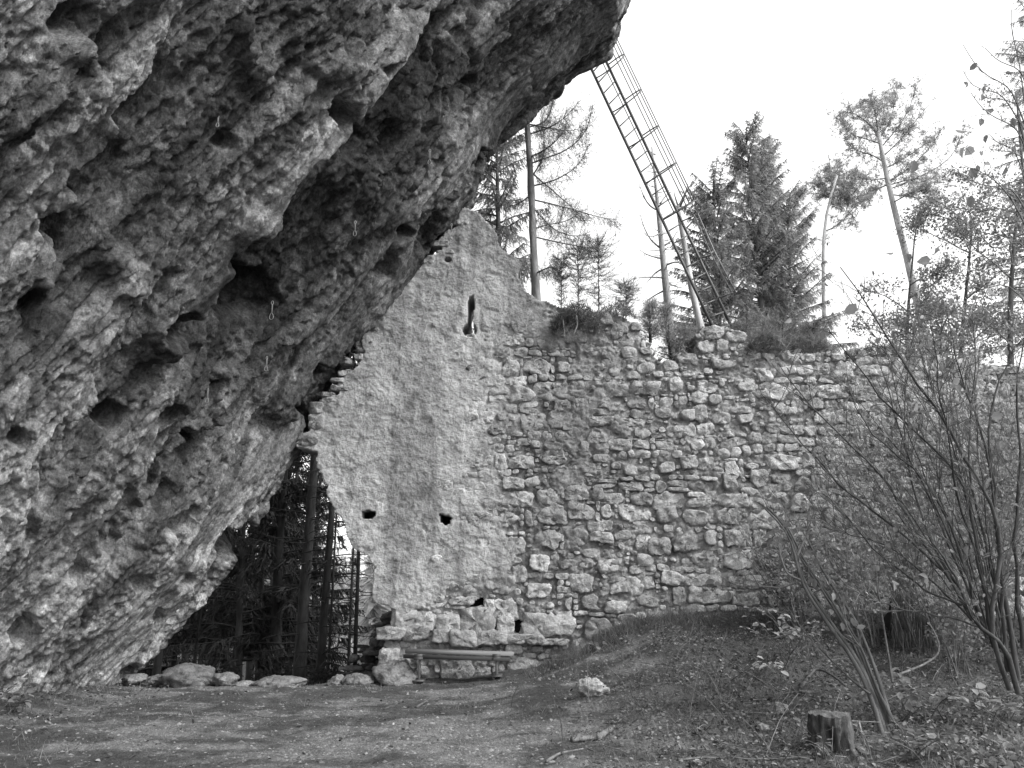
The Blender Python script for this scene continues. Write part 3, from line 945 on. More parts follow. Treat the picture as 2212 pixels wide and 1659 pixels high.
def add_stone(poly, gap=0.007, extra=0.0, jit=0.0):
    """rough polygon in wall coordinates -> one stone, if it is not buried, blocked or off the wall"""
    P = np.array(poly, float)
    cxy = P.mean(0)
    ar = 0.5 * abs(np.sum(P[:, 0] * np.roll(P[:, 1], -1) - np.roll(P[:, 0], -1) * P[:, 1]))
    if ar < 0.0011:
        return
    r = math.sqrt(ar / math.pi)
    c_, m_, in_ = cov_at(cxy[0], cxy[1])
    if not in_ or c_ > 0.93 or cxy[1] < np.interp(cxy[0], gline_x, gline_z) - 0.1:
        return
    d = cxy - P
    P = P + d / (np.linalg.norm(d, axis=1, keepdims=True) + 1e-6) * gap
    d0 = 0.004 + rng.normal(0, 0.013) + 0.05 * r - 0.016 * m_ + extra
    if rng.random() < 0.06:
        d0 -= 0.03                                        # drowned in mortar
    if rng.random() < 0.03 + 0.12 * m_:
        return                                             # fallen out or hidden
    i0, i1 = (np.array([P[:, 0].min(), P[:, 0].max()]) - us[0]) / cell
    j0, j1 = (np.array([P[:, 1].min(), P[:, 1].max()]) - vv[0]) / cell
    taken[max(0, int(i0)):int(i1) + 1, max(0, int(j0)):int(j1) + 1] = True
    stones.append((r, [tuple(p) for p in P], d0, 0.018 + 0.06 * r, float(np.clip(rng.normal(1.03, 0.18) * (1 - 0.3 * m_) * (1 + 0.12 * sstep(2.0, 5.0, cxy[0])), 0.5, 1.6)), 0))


def blocked(u, v, a, h):
    return ((np.abs(occ_a[:, 0] - u) < occ_a[:, 2] + a * 0.42) & (np.abs(occ_a[:, 1] - v) < occ_a[:, 3] + h * 0.42)).any()


def ragged(u0, u1, va, vb, k=0.16):
    """four-sided stone with chipped, uneven outline between two course lines"""
    w, h = u1 - u0, vb - va
    m = min(w, h)
    pts = []
    for (fx, fy) in ((0, 0), (0.5, -0.02), (1, 0), (1.02, 0.5), (1, 1), (0.5, 1.02), (0, 1), (-0.02, 0.5)):
        pts.append([u0 + fx * w + rng.normal(0, 0.075) * m, va + fy * h + rng.normal(0, 0.075) * m])
    tq = rng.normal(0, 0.09)
    for p_ in pts:                                         # lie a little askew
        dx_, dy_ = p_[0] - (u0 + w / 2), p_[1] - (va + h / 2)
        p_[0], p_[1] = u0 + w / 2 + dx_ - tq * dy_, va + h / 2 + dy_ + tq * dx_
    for q in (0, 2, 4, 6):                                 # knock the corners off by different amounts
        c = rng.uniform(0.02, 0.34) ** 1.0
        cx_, cy_ = u0 + w / 2, va + h / 2
        pts[q][0] += (cx_ - pts[q][0]) * c * m / max(w, 1e-6) * 1.0
        pts[q][1] += (cy_ - pts[q][1]) * c * m / max(h, 1e-6) * 1.0
    return pts


v0 = -0.25
row = 0
while v0 < 5.75:
    hrow = float(rng.choice([0.10, 0.15, 0.21, 0.27, 0.33], p=[0.17, 0.25, 0.26, 0.2, 0.12])) * rng.uniform(0.9, 1.12)
    u0 = -2.6 + rng.uniform(0, 0.2)
    ph = rng.uniform(0, 6.3, 3)

    def line(u, vb, row_):
        return vb + 0.06 * math.sin(u * 1.1 + row_ * 0.5) + 0.035 * math.sin(u * 2.9 + row_ * 0.8)
    while u0 < 9.2:
        w = hrow * rng.uniform(0.75, 2.1) if hrow > 0.13 else rng.uniform(0.1, 0.3)
        u1 = u0 + w
        um = (u0 + u1) / 2
        va, vb = line(um, v0, row), line(um, v0 + hrow, row + 1)
        vb = max(vb, va + 0.6 * hrow)
        big_block = ((np.abs(np.array(big_a)[:, 0] - um) < np.array(big_a)[:, 2] + w * 0.3) & (np.abs(np.array(big_a)[:, 1] - (va + vb) / 2) < np.array(big_a)[:, 3] + hrow * 0.3)).any()
        if blocked(um, (va + vb) / 2, w * 0.6, (vb - va) * 0.6):
            # fill round a fixed stone with chips
            for _ in range(3):
                su, sv = rng.uniform(u0, u1), rng.uniform(va, vb)
                sw, sh = rng.uniform(0.05, 0.11), rng.uniform(0.035, 0.08)
                if not blocked(su, sv, sw, sh):
                    add_stone(ragged(su - sw / 2, su + sw / 2, sv - sh / 2, sv + sh / 2), 0.003, -0.012)
            u0 = u1
            continue
        t = rng.random()
        if hrow > 0.19 and t < 0.26:                        # two lying on each other
            f = rng.uniform(0.35, 0.65)
            vm = va + (vb - va) * f
            add_stone(ragged(u0, u1, va, vm))
            if rng.random() < 0.5:
                uk = u0 + w * rng.uniform(0.35, 0.65)
                add_stone(ragged(u0, uk, vm, vb))
                add_stone(ragged(uk, u1, vm, vb))
            else:
                add_stone(ragged(u0, u1, vm, vb))
        elif hrow > 0.16 and t < 0.55:                      # a block with pinning chips beside and above
            k = rng.uniform(0.06, 0.10)
            kt = rng.uniform(0.03, 0.06)
            add_stone(ragged(u0, u1 - k, va, vb - kt))
            nn = rng.integers(2, 4)
            for q in range(nn):
                add_stone(ragged(u1 - k, u1, va + (vb - va) * q / nn, va + (vb - va) * (q + 1) / nn), 0.005, -0.01)
            mm = max(1, int((w - k) / 0.13))
            for q in range(mm):
                if rng.random() < 0.75:
                    add_stone(ragged(u0 + (w - k) * q / mm, u0 + (w - k) * (q + 1) / mm, vb - kt, vb), 0.004, -0.012)
        else:
            add_stone(ragged(u0, u1, va, vb))
        u0 = u1
    v0 += hrow
    row += 1
for (u, v, a_, h_) in big_a:
    add_stone(ragged(u - a_ * 1.06, u + a_ * 1.06, v - h_ * 1.06, v + h_ * 1.06), 0.004, 0.012)


# pinning stones and chips in whatever gaps are left
for (u, v, a_, h_) in occ:
    taken[max(0, int((u - a_ - us[0]) / cell)):int((u + a_ - us[0]) / cell) + 1, max(0, int((v - h_ - vv[0]) / cell)):int((v + h_ - vv[0]) / cell) + 1] = True
for (sw, sh, tries) in ((0.26, 0.17, 2500), (0.17, 0.11, 5000), (0.11, 0.09, 8000), (0.10, 0.055, 9000), (0.065, 0.045, 12000)):
    cu, cv = rng.uniform(-1.2, 8.6, tries), rng.uniform(-0.1, 5.7, tries)
    for u, v in zip(cu, cv):
        w_, h_ = sw * rng.uniform(0.85, 1.25), sh * rng.uniform(0.85, 1.2)
        i0, i1 = int((u - w_ / 2 - us[0]) / cell), int((u + w_ / 2 - us[0]) / cell) + 1
        j0, j1 = int((v - h_ / 2 - vv[0]) / cell), int((v + h_ / 2 - vv[0]) / cell) + 1
        if i0 < 0 or j0 < 0 or taken[i0:i1, j0:j1].mean() > 0.08:
            continue
        if u > 6.5 and sw < 0.12:
            continue
        add_stone(ragged(u - w_ / 2, u + w_ / 2, v - h_ / 2, v + h_ / 2), 0.002, -0.004)


def rough_rect(cx, cy, w, h):
    u, v = (float(c) for c in w2(cx, cy))
    a, b_ = w / 134 / 2, h / 134 / 2
    pts = []
    for (sx, sy) in ((-1, -1), (0, -1.08), (1, -1), (1.06, 0), (1, 1), (0, 1.06), (-1, 1), (-1.05, 0)):
        pts.append((u + a * sx * (1 + rng.normal(0, 0.09)), v + b_ * sy * (1 + rng.normal(0, 0.09))))
    return pts


for (lst, tn) in ((FIXED, 0.9), (FOOT, 0.85), (PLAINF, 1.05)):
    for (cx, cy, w, h, dp) in lst:
        stones.append((9.0, rough_rect(cx, cy, w, h), dp, 0.05 + 0.0006 * min(w, h), tn * rng.uniform(0.8, 1.15), 1))
stones.sort(key=lambda s_: -s_[0])
rest = MB()
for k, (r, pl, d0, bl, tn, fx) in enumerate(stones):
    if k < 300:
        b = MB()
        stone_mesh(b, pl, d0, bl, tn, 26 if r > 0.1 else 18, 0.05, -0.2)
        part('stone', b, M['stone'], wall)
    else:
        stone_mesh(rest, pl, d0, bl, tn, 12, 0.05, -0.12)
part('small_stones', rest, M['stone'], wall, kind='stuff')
print('stones', len(stones))

# ------------------------------------------------------------------ plant builders
def unit(v):
    v = np.asarray(v, float)
    return v / (np.linalg.norm(v, axis=-1, keepdims=True) + 1e-9)


def sprays(mb, P, Dv, Ln, w, tone):
    """thin needle triangles: start points P, directions Dv, lengths Ln"""
    P, Dv = np.asarray(P, float), unit(Dv)
    n = len(P)
    if n == 0:
        return
    sd = unit(np.cross(Dv, rng.normal(size=(n, 3))))
    Ln = np.broadcast_to(np.asarray(Ln, float), (n,))
    w = np.broadcast_to(np.asarray(w, float), (n,))
    V = np.stack([P - sd * w[:, None] / 2, P + sd * w[:, None] / 2, P + Dv * Ln[:, None]], 1).reshape(-1, 3)
    mb.add(V, np.arange(n * 3).reshape(n, 3), None, np.repeat(np.broadcast_to(np.asarray(tone, float), (n,)), 3))


def leaves(mb, P, Dv, size, tone, fold=0.25, flat=None, aspect=0.62):
    """folded ovate leaves of two quads each"""
    P, Dv = np.asarray(P, float), unit(Dv)
    n = len(P)
    if n == 0:
        return
    up = rng.normal(size=(n, 3)) if flat is None else np.array([0, 0, 1.0]) + flat * rng.normal(size=(n, 3))
    sd = unit(np.cross(Dv, up))
    nr = np.cross(sd, Dv)
    L = np.broadcast_to(np.asarray(size, float), (n,))[:, None]
    Wd = L * aspect * 0.5
    V = np.stack([P,
                  P + Dv * L * 0.28 + sd * Wd * 0.85 + nr * Wd * fold, P + Dv * L * 0.68 + sd * Wd * 0.8 + nr * Wd * fold,
                  P + Dv * L - nr * L * 0.12,
                  P + Dv * L * 0.68 - sd * Wd * 0.8 + nr * Wd * fold, P + Dv * L * 0.28 - sd * Wd * 0.85 + nr * Wd * fold], 1).reshape(-1, 3)
    b = np.arange(n)[:, None] * 6
    Q = np.concatenate([b + np.array([[0, 1, 2, 3]]), b + np.array([[0, 3, 4, 5]])])
    mb.add(V, None, Q, np.repeat(np.broadcast_to(np.asarray(tone, float), (n,)), 6))


def resample(P, n):
    P = np.asarray(P, float)
    d = np.concatenate([[0], np.cumsum(np.linalg.norm(np.diff(P, axis=0), axis=1))])
    s = np.linspace(0, d[-1], n)
    Q = np.stack([np.interp(s, d, P[:, i]) for i in range(3)], -1)
    if n > 4:
        for _ in range(2):
            Q[1:-1] = 0.25 * Q[:-2] + 0.5 * Q[1:-1] + 0.25 * Q[2:]
    return Q


def to_ground(P, sink=0.08):
    """carry a bottom-first path straight on down to the terrain"""
    P = np.asarray(P, float)
    d = P[0] - P[min(2, len(P) - 1)]
    d = d / (abs(d[2]) + 1e-6)
    d[:2] = np.clip(d[:2], -0.3, 0.3)
    b = P[0].copy()
    for _ in range(6):
        g = float(ground_h(b[:1], b[1:2])[0]) - sink
        b = P[0] + d * max(0.02, P[0][2] - g)
    return np.vstack([b, P])


def vpath(pts, Y, dY=0.0):
    """pts measured in the photograph, bottom first, at distance Y (drifting by dY to the end)"""
    a = np.array(pts, float)
    return at(a[:, 0], a[:, 1], Y + dY * np.linspace(0, 1, len(a)))


def limb(p0, az, L, e0, e1, n=8, wob=0.05):
    """a limb from p0: azimuth, length, start and end elevation in radians"""
    s = np.linspace(0, 1, n)
    el = e0 + (e1 - e0) * s + rng.normal(0, wob, n)
    azs = az + np.cumsum(rng.normal(0, wob, n))
    st = np.stack([np.cos(el) * np.cos(azs), np.cos(el) * np.sin(azs), np.sin(el)], -1) * (L / (n - 1))
    P = np.vstack([[0, 0, 0], np.cumsum(st[:-1], 0)])
    return np.asarray(p0) + P


def spruce_twigs(fol, P, dens, tl, hang, w, tone, n_side=3, s0=0.12):
    """needled twigs hanging and spreading along a branch P"""
    L = np.linalg.norm(P[-1] - P[0])
    n = max(3, int(dens * L))
    s = rng.uniform(s0, 1.0, n)
    k = s * (len(P) - 1)
    i = np.minimum(k.astype(int), len(P) - 2)
    f = (k - i)[:, None]
    X = P[i] * (1 - f) + P[i + 1] * f
    T = unit(P[i + 1] - P[i])
    sd = unit(np.cross(T, [0, 0, 1.0])) * rng.choice([-1, 1], n)[:, None]
    hg = (hang * rng.uniform(0.5, 1.5, n))[:, None]
    Dv = unit(0.55 * T + sd * rng.uniform(0.2, 0.9, n)[:, None] + np.array([0, 0, -1.0]) * hg + rng.normal(0, 0.18, (n, 3)))
    ln = tl * rng.uniform(0.5, 1.2, n) * (1.05 - 0.6 * s)
    tn = tone * rng.uniform(0.65, 1.35, n)
    sprays(fol, X, Dv, ln, w, tn)
    for _ in range(n_side):
        u = rng.uniform(0.1, 0.9, n)
        sprays(fol, X + Dv * (ln * u)[:, None], unit(Dv + rng.normal(0, 0.45, (n, 3))), ln * 0.45, w * 0.8, tn * rng.uniform(0.8, 1.2, n))


def spruce(name, label, group, path, r0, z0, R_prof, per_m, dens=26, tl=0.32, hang=0.7, w=0.03, tone=1.0, nm='needle', bm='bark',
           dead_to=None, dead_n=0, dead_L=1.2, e0=0.1, e1=-0.25, seed_tone=None, dead_twigs=True, cat='tree', n_side=3):
    """conifer: trunk, branches and crown. R_prof maps 0..1 (crown base..top) to branch length"""
    path = resample(path, 14)
    base = path[0]
    root = empty(name, base, label, cat, group)
    H = path[-1][2] - base[2]
    tr = MB()
    zz = (path[:, 2] - base[2]) / max(H, 0.1)
    tr.tube(path, r0 * np.clip(1.02 - zz, 0.08, 1) ** 0.85 * (1 + 0.35 * np.exp(-zz * 14)), 9, rng.uniform(0.85, 1.1), 0.18)
    part('trunk', tr, M[bm], root, True)
    br, fol = MB(), MB()
    zc = z0
    top = path[-1][2]
    while zc < top - 0.05:
        f = (zc - z0) / (top - z0)
        p = np.array([np.interp(zc, path[:, 2], path[:, i]) for i in range(3)])
        for _ in range(rng.integers(2, 4)):
            L = R_prof(f) * rng.uniform(0.7, 1.15)
            if L < 0.05:
                continue
            az = rng.uniform(0, 2 * math.pi)
            P = limb(p + np.array([0, 0, rng.uniform(-0.06, 0.06)]), az, L, e0 + 0.7 * f, e1 + 0.9 * f, 8, 0.05)
            br.tube(P, np.linspace(0.012 + 0.012 * L, 0.003, 8), 4, 0.9, cap=False)
            spruce_twigs(fol, P, dens, min(tl, 0.35 * L + 0.08), hang, w, tone, n_side)
        zc += rng.uniform(0.6, 1.4) / per_m
    # leader
    n = 30
    sprays(fol, path[-1] + rng.normal(0, 0.03, (n, 3)) - np.array([0, 0, 1]) * rng.uniform(0, 0.35, n)[:, None],
           rng.normal(0, 0.4, (n, 3)) + np.array([0, 0, 1]), 0.14, w, tone)
    if dead_n:
        dead = MB()
        for _ in range(dead_n):
            zc = rng.uniform(base[2] + 0.4, dead_to)
            p = np.array([np.interp(zc, path[:, 2], path[:, i]) for i in range(3)])
            L = dead_L * rng.uniform(0.4, 1.2)
            P = limb(p, rng.uniform(0, 2 * math.pi), L, rng.uniform(-0.25, 0.3), rng.uniform(-0.5, 0.45), 9, 0.07)
            dead.tube(P, np.linspace(0.016, 0.004, 9), 4, 0.8, cap=False)
            if dead_twigs:
                for q in range(int(L * 7)):
                    c = P[rng.integers(2, 9)]
                    dead.tube(limb(c, rng.uniform(0, 6.3), rng.uniform(0.12, 0.4), rng.uniform(-0.9, 0.3), -0.9, 4, 0.2), [0.005, 0.004, 0.003, 0.002], 3, 0.8, cap=False)
        part('dead_branches', dead, M[bm], root, kind='stuff')
    if br.n:
        part('branches', br, M[bm], root, kind='stuff')
    if fol.n:
        part('crown', fol, M[nm], root, kind='stuff')
    return root


def twiggy(mb, P, n, L, r, spread=0.7, lift=0.3, sub=2, tone=1.0, s0=0.15, ends=None):
    """side twigs with their own sub-twigs along a stem P; tips are appended to ends"""
    T = np.gradient(P, axis=0)
    for _ in range(n):
        s = rng.uniform(s0, 1.0)
        k = s * (len(P) - 1)
        i = min(int(k), len(P) - 2)
        c = P[i] + (P[i + 1] - P[i]) * (k - i)
        d = unit(unit(T[i]) + rng.normal(0, spread, 3) + np.array([0, 0, lift]))
        ln = L * rng.uniform(0.4, 1.2) * (1.1 - 0.5 * s)
        az, el = math.atan2(d[1], d[0]), math.asin(np.clip(d[2], -1, 1))
        Q = limb(c, az, ln, el, el + rng.normal(0.1, 0.35), 6, 0.09)
        mb.tube(Q, np.linspace(r, r * 0.35, 6), 4, tone, cap=False)
        if ends is not None:
            ends.append((Q[-1], Q[-1] - Q[-2]))
        for _ in range(sub):
            j = rng.integers(1, 5)
            d2 = unit(unit(Q[j + 1] - Q[j]) + rng.normal(0, 0.6, 3))
            az2, el2 = math.atan2(d2[1], d2[0]), math.asin(np.clip(d2[2], -1, 1))
            Q2 = limb(Q[j], az2, ln * rng.uniform(0.25, 0.6), el2, el2 + rng.normal(0.1, 0.3), 4, 0.1)
            mb.tube(Q2, np.linspace(r * 0.55, r * 0.25, 4), 3, tone, cap=False)
            if ends is not None:
                ends.append((Q2[-1], Q2[-1] - Q2[-2]))


def shrub(name, label, base, nst, H, lean, spread, nleaf, lsize, mats=('twig', 'leaf'), r=0.014, group=None, tw=7, tone=1.0, ltone=1.0, cat='shrub', along=True, sub=2):
    """many-stemmed shrub: stems with twigs, and leaves along the twigs"""
    base = np.array([base[0], base[1], float(ground_h(np.array([base[0]]), np.array([base[1]]))[0]) - 0.04]) if len(base) == 2 else np.asarray(base, float)
    root = empty(name, base, label, cat, group)
    st, ends, pts = MB(), [], []
    for _ in range(nst):
        az = rng.uniform(0, 2 * math.pi)
        d = np.array([math.cos(az) * spread + lean[0], math.sin(az) * spread + lean[1], 1.0]) * rng.uniform(0.5, 1.1)
        P0 = base + np.array([rng.normal(0, 0.1), rng.normal(0, 0.1), 0])
        el = math.atan2(1.0, math.hypot(d[0], d[1]))
        P = limb(P0, math.atan2(d[1], d[0]), H * rng.uniform(0.5, 1.1), el + 0.15, el - 0.25, 9, 0.05)
        rr = r * rng.uniform(0.5, 1.2)
        st.tube(P, np.linspace(rr, rr * 0.3, 9), 5, tone * rng.uniform(0.7, 1.3), cap=False)
        twiggy(st, P, tw, H * 0.32, rr * 0.4, 0.6, 0.25, sub, tone, 0.2, ends)
        pts.append(P[3:])
    part('stems', st, M[mats[0]], root, kind='stuff')
    if nleaf:
        lf = MB()
        E = np.array([e[0] for e in ends])
        Ed = np.array([e[1] for e in ends])
        i = rng.integers(0, len(E), nleaf)
        X = E[i] - unit(Ed[i]) * rng.uniform(0, 0.3, nleaf)[:, None] * H * 0.5 + rng.normal(0, 0.03, (nleaf, 3))
        leaves(lf, X, rng.normal(0, 0.7, (nleaf, 3)) + unit(Ed[i]) * 0.4 + np.array([0, 0, -0.35]), lsize * rng.uniform(0.5, 1.25, nleaf), ltone * rng.uniform(0.6, 1.4, nleaf))
        part('foliage', lf, M[mats[1]], root, kind='stuff')
    return root


def boulder_mb(c, size, seed, sub=26, rough=0.16, tone=1.0, flat=0.25):
    """an angular boulder: a sphere cut by random planes and roughened"""
    r = np.random.default_rng(seed)
    n, m = sub, sub * 2
    th = np.linspace(0, math.pi, n)
    ph = np.linspace(0, 2 * math.pi, m, endpoint=False)
    TH, PH = np.meshgrid(th, ph, indexing='ij')
    Dn = np.stack([np.sin(TH) * np.cos(PH), np.sin(TH) * np.sin(PH), np.cos(TH)], -1)
    rad = np.ones(Dn.shape[:2])
    for _ in range(11):
        pn = unit(r.normal(size=3))
        dd = r.uniform(0.66, 0.95)
        cs = Dn @ pn
        rad = np.minimum(rad, np.where(cs > 0.15, dd / np.maximum(cs, 0.15), 9))
    rad = rad * (1 + 1.3 * rough * fbm(Dn * 1.8 + seed, 3, 5)) + 0.09 * fbm(Dn * 4 + seed, 4, 6, 0.6, True) * 0.6 + 0.035 * fbm(Dn * 14 + seed, 2, 7)
    V = Dn * rad[..., None] * np.asarray(size) / 2
    V[..., 2] = np.maximum(V[..., 2], -size[2] * flat)
    V = V + np.asarray(c)
    ii, jj = np.meshgrid(np.arange(n - 1), np.arange(m), indexing='ij')
    j2 = (jj + 1) % m
    Q = np.stack([ii * m + jj, (ii + 1) * m + jj, (ii + 1) * m + j2, ii * m + j2], -1).reshape(-1, 4)
    b = MB()
    b.add(V.reshape(-1, 3), None, Q, (tone * (1 + 0.35 * fbm(Dn * 2.5 + seed, 3, 8))).ravel())
    return b


def boulder(label, x0, x1, y0, y1, Y, depth, seed, name='boulder', tone=1.0, sink=0.1, group=None, mt='boulder', rough=0.16):
    """a boulder filling a measured box at distance Y"""
    if Y is None:
        Y = hit((x0 + x1) / 2, y1 - 1)
    a, b_ = at(x0, y1, Y), at(x1, y0, Y)
    w, h = abs(b_[0] - a[0]) * 1.12, abs(b_[2] - a[2])
    c = np.array([(a[0] + b_[0]) / 2, Y + depth * 0.3, a[2] + h * 0.42])
    s = np.array([w, depth, h * 1.3])
    mb = boulder_mb(c, s, seed, tone=tone, flat=0.4, rough=rough)
    return single(name, mb, M[mt], (c[0], c[1], a[2]), label, 'rock', group)


def stick(label, pts, Y, r0, r1, name='fallen_branch', mt='oldwood', tone=1.0, on_ground=True, cat='branch', group=None, lift=0.0):
    a = np.array(pts, float)
    P = at(a[:, 0], a[:, 1], np.broadcast_to(np.asarray(Y, float), (len(a),)))
    if on_ground:
        P = np.array([at(a[q, 0], a[q, 1], hit(a[q, 0], a[q, 1])) for q in range(len(a))])
        g = ground_h(P[:, 0], P[:, 1])
        hgt = np.asarray(lift) if np.ndim(lift) else np.full(len(a), lift)
        P[:, 2] = g + r0 * 0.7 + hgt
    P = resample(P, 12)
    b = MB()
    b.tube(P, np.linspace(r0, r1, 12), 7, tone, 0.25)
    return single(name, b, M[mt], P[0], label, cat, group)


# ------------------------------------------------------------------ rocks of the yard
RK = 'boulders along the rim of the yard'
boulder('large mottled boulder at the foot of the cliff, biggest on the rim', 348, 455, 1440, 1488, 12.3, 0.8, 3, group=RK, tone=0.7)
boulder('small pale stone tucked left of the large mottled boulder', 301, 352, 1461, 1482, 12.4, 0.45, 4, group=RK, tone=0.8)
boulder('pointed boulder right beside the large mottled one', 452, 506, 1459, 1486, 12.2, 0.45, 5, group=RK, tone=0.9)
boulder('low flat rock hump in the middle of the dark opening', 538, 648, 1464, 1492, 12.3, 0.6, 6, group=RK, tone=0.85)
boulder('pale angular stone on the rim, left of a matching pair', 703, 742, 1462, 1488, 12.3, 0.45, 7, group=RK, tone=0.9)
boulder('angular stone with a dark left face, right of a matching pair', 736, 802, 1462, 1490, 12.2, 0.5, 8, group=RK, tone=0.8)
boulder('broad boulder leaning on the wall corner left of the bench', 806, 888, 1434, 1490, 12.3, 0.8, 9, group=RK, tone=0.85)
boulder('low rock ridge under the end of the cliff', 255, 306, 1460, 1480, 12.3, 0.5, 10, group=RK, tone=1.0)
boulder('flat slab of rock at ground level under the cliff', 500, 545, 1474, 1490, 12.3, 0.4, 12, group=RK, tone=1.1)
boulder('dark pyramid shaped stone alone on the soil below the cliff', 135, 170, 1458, 1484, None, 0.3, 13, tone=0.32, name='stone')
boulder('bright white rock lying in the grass right of the bench', 1252, 1312, 1470, 1504, None, 0.32, 14, tone=2.0, name='white_rock', rough=0.3)
boulder('small white stone in the leaf litter above the stump', 1668, 1704, 1521, 1541, None, 0.14, 15, tone=1.4, name='white_stone')
boulder('pale fist sized stone left of the tree stump', 1640, 1662, 1564, 1582, None, 0.09, 16, tone=1.2, name='white_stone')
boulder('pale pebble at the lower middle edge of the grass', 1500, 1516, 1642, 1654, None, 0.07, 17, tone=1.7, name='white_stone')

# dark bank of roots and stones behind the broken corner of the wall
bk = MB()
P0 = np.array([at(722, 1478, 15.2), at(745, 1440, 15.1), at(772, 1398, 15.0), at(800, 1352, 14.9), at(824, 1312, 14.8), at(850, 1290, 14.6)])
for k in range(190):
    f = rng.uniform(0, 1)
    p = np.array([np.interp(f, np.linspace(0, 1, len(P0)), P0[:, i]) for i in range(3)])
    p = p + np.array([rng.uniform(0.05, 0.75), rng.uniform(-0.7, 0.3), rng.uniform(-0.6, -0.1)])
    sz = rng.uniform(0.10, 0.30, 3) * np.array([1.3, 1, 0.8])
    bb = boulder_mb(p, sz, 100 + k, 8, tone=rng.uniform(0.2, 0.8))
    bk.add(bb.v[0], None, bb.q[0], bb.tn[0])
single('rubble_bank', bk, M['boulder'], P0[0], 'dark sloping heap of rubble and earth behind the broken wall corner', 'rubble', kind='stuff')

# ------------------------------------------------------------------ bench
bl, brt = at(876, 1411, 12.55), at(1109, 1418, 12.45)
zb = 0.5 * (bl[2] + brt[2])
bench = empty('bench', ((bl[0] + brt[0]) / 2, 12.5, 0.0), 'plain wooden slat bench without a back in front of the wall base', 'bench')
ax = np.array([unit(brt - bl), [0, 1, 0], [0, 0, 1]])
ax[1] = unit(np.cross([0, 0, 1], ax[0]))
ax[2] = np.cross(ax[0], ax[1])
Lb = np.linalg.norm(brt - bl)
mid = (bl + brt) / 2
for k, (dy, dz, dl) in enumerate(((-0.14, -0.030, -0.05), (0.0, 0.028, 0.0), (0.13, 0.028, 0.0))):
    b = MB()
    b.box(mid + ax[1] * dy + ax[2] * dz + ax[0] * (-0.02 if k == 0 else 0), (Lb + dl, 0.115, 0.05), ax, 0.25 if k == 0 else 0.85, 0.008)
    part('slat', b, M['wood'], bench)
for (vx, foot) in ((907, 1462), (1073, 1446)):
    top = at(vx, 1414, 12.5)
    gz = float(ground_h(np.array([top[0]]), np.array([12.5]))[0])
    b = MB()
    b.tube([[top[0], 12.5, gz + 0.01], [top[0], 12.5, zb - 0.02]], 0.021, 8, 1.6)
    b.box((top[0], 12.5, gz + 0.045), (0.17, 0.26, 0.02), None, 0.8, 0.004)
    b.box((top[0] - 0.05, 12.42, gz + 0.015), (0.05, 0.05, 0.05), None, 0.5, 0.01)
    part('leg', b, M['steel'], bench)
    b = MB()
    b.box((top[0], 12.48, zb - 0.035), (0.13, 0.42, 0.035), None, 0.5, 0.004)
    b.box((top[0], 12.30, zb - 0.005), (0.12, 0.02, 0.07), None, 0.5, 0.004)
    part('bracket', b, M['steel'], bench)

# ------------------------------------------------------------------ ladder with its safety cage
YL = 17.6
lad = empty('caged_ladder', at(1556, 715, YL), 'tall steel ladder with a hooped safety cage climbing behind the rock lip', 'ladder')
L0, L1 = at(1547, 722, YL), at(1262, 116, YL)
R0, R1 = at(1588, 722, YL + 0.15), at(1292, 96, YL + 0.15)
for a, b_ in ((L0, L1), (R0, R1)):
    b = MB()
    b.tube(resample([a, b_], 6), 0.036, 6, 0.7)
    part('rail', b, M['steel'], lad)
for k in range(24):
    f = k / 24.0 + 0.012
    b = MB()
    b.tube([L0 + (L1 - L0) * f, R0 + (R1 - R0) * (f + 0.018)], 0.019, 6, 0.8)
    part('rung', b, M['steel'], lad)
bulge = np.array([0.50, -0.25, 0.22])


def hoop(f, s=1.0, full=True):
    A, B = L0 + (L1 - L0) * f, R0 + (R1 - R0) * (f + 0.018)
    c = (A + B) / 2
    rv = (B - A) / 2
    t = np.linspace(-0.15 * math.pi, 1.15 * math.pi, 22)
    cen = c + bulge * 0.42
    return np.array([A] + [cen - rv * 1.25 * math.cos(x) + bulge * 0.58 * math.sin(x) * s for x in t] + [B])


hf = [0.385, 0.515, 0.645, 0.775, 0.905, 1.0]
hp = [hoop(f) for f in hf]
for h_ in hp:
    b = MB()
    b.tube(h_, 0.019, 4, 0.7)
    part('hoop', b, M['steel'], lad)
for k in (5, 9, 12, 15, 19):
    b = MB()
    b.tube(np.array([h_[k] for h_ in hp]), 0.013, 4, 0.7)
    part('cage_bar', b, M['steel'], lad)
h0, h1, h2 = at(1499, 464, YL - 0.3), at(1537, 550, YL - 0.3), at(1580, 632, YL - 0.3)
for dx in (0.0, 0.085):
    b = MB()
    b.tube(np.array([h0, h1, h2]) + np.array([dx, -dx * 0.5, 0]), 0.016, 6, 1.5)
    part('hand_rail', b, M['steel'], lad)
for (p, vx, vy) in ((h0, 1475, 477), (h1, 1512, 557), (h2, 1549, 644)):
    b = MB()
    b.tube([p + np.array([0.1, -0.04, 0.0]), at(vx, vy, YL + 0.1)], 0.018, 6, 1.5)
    part('bracket', b, M['steel'], lad)

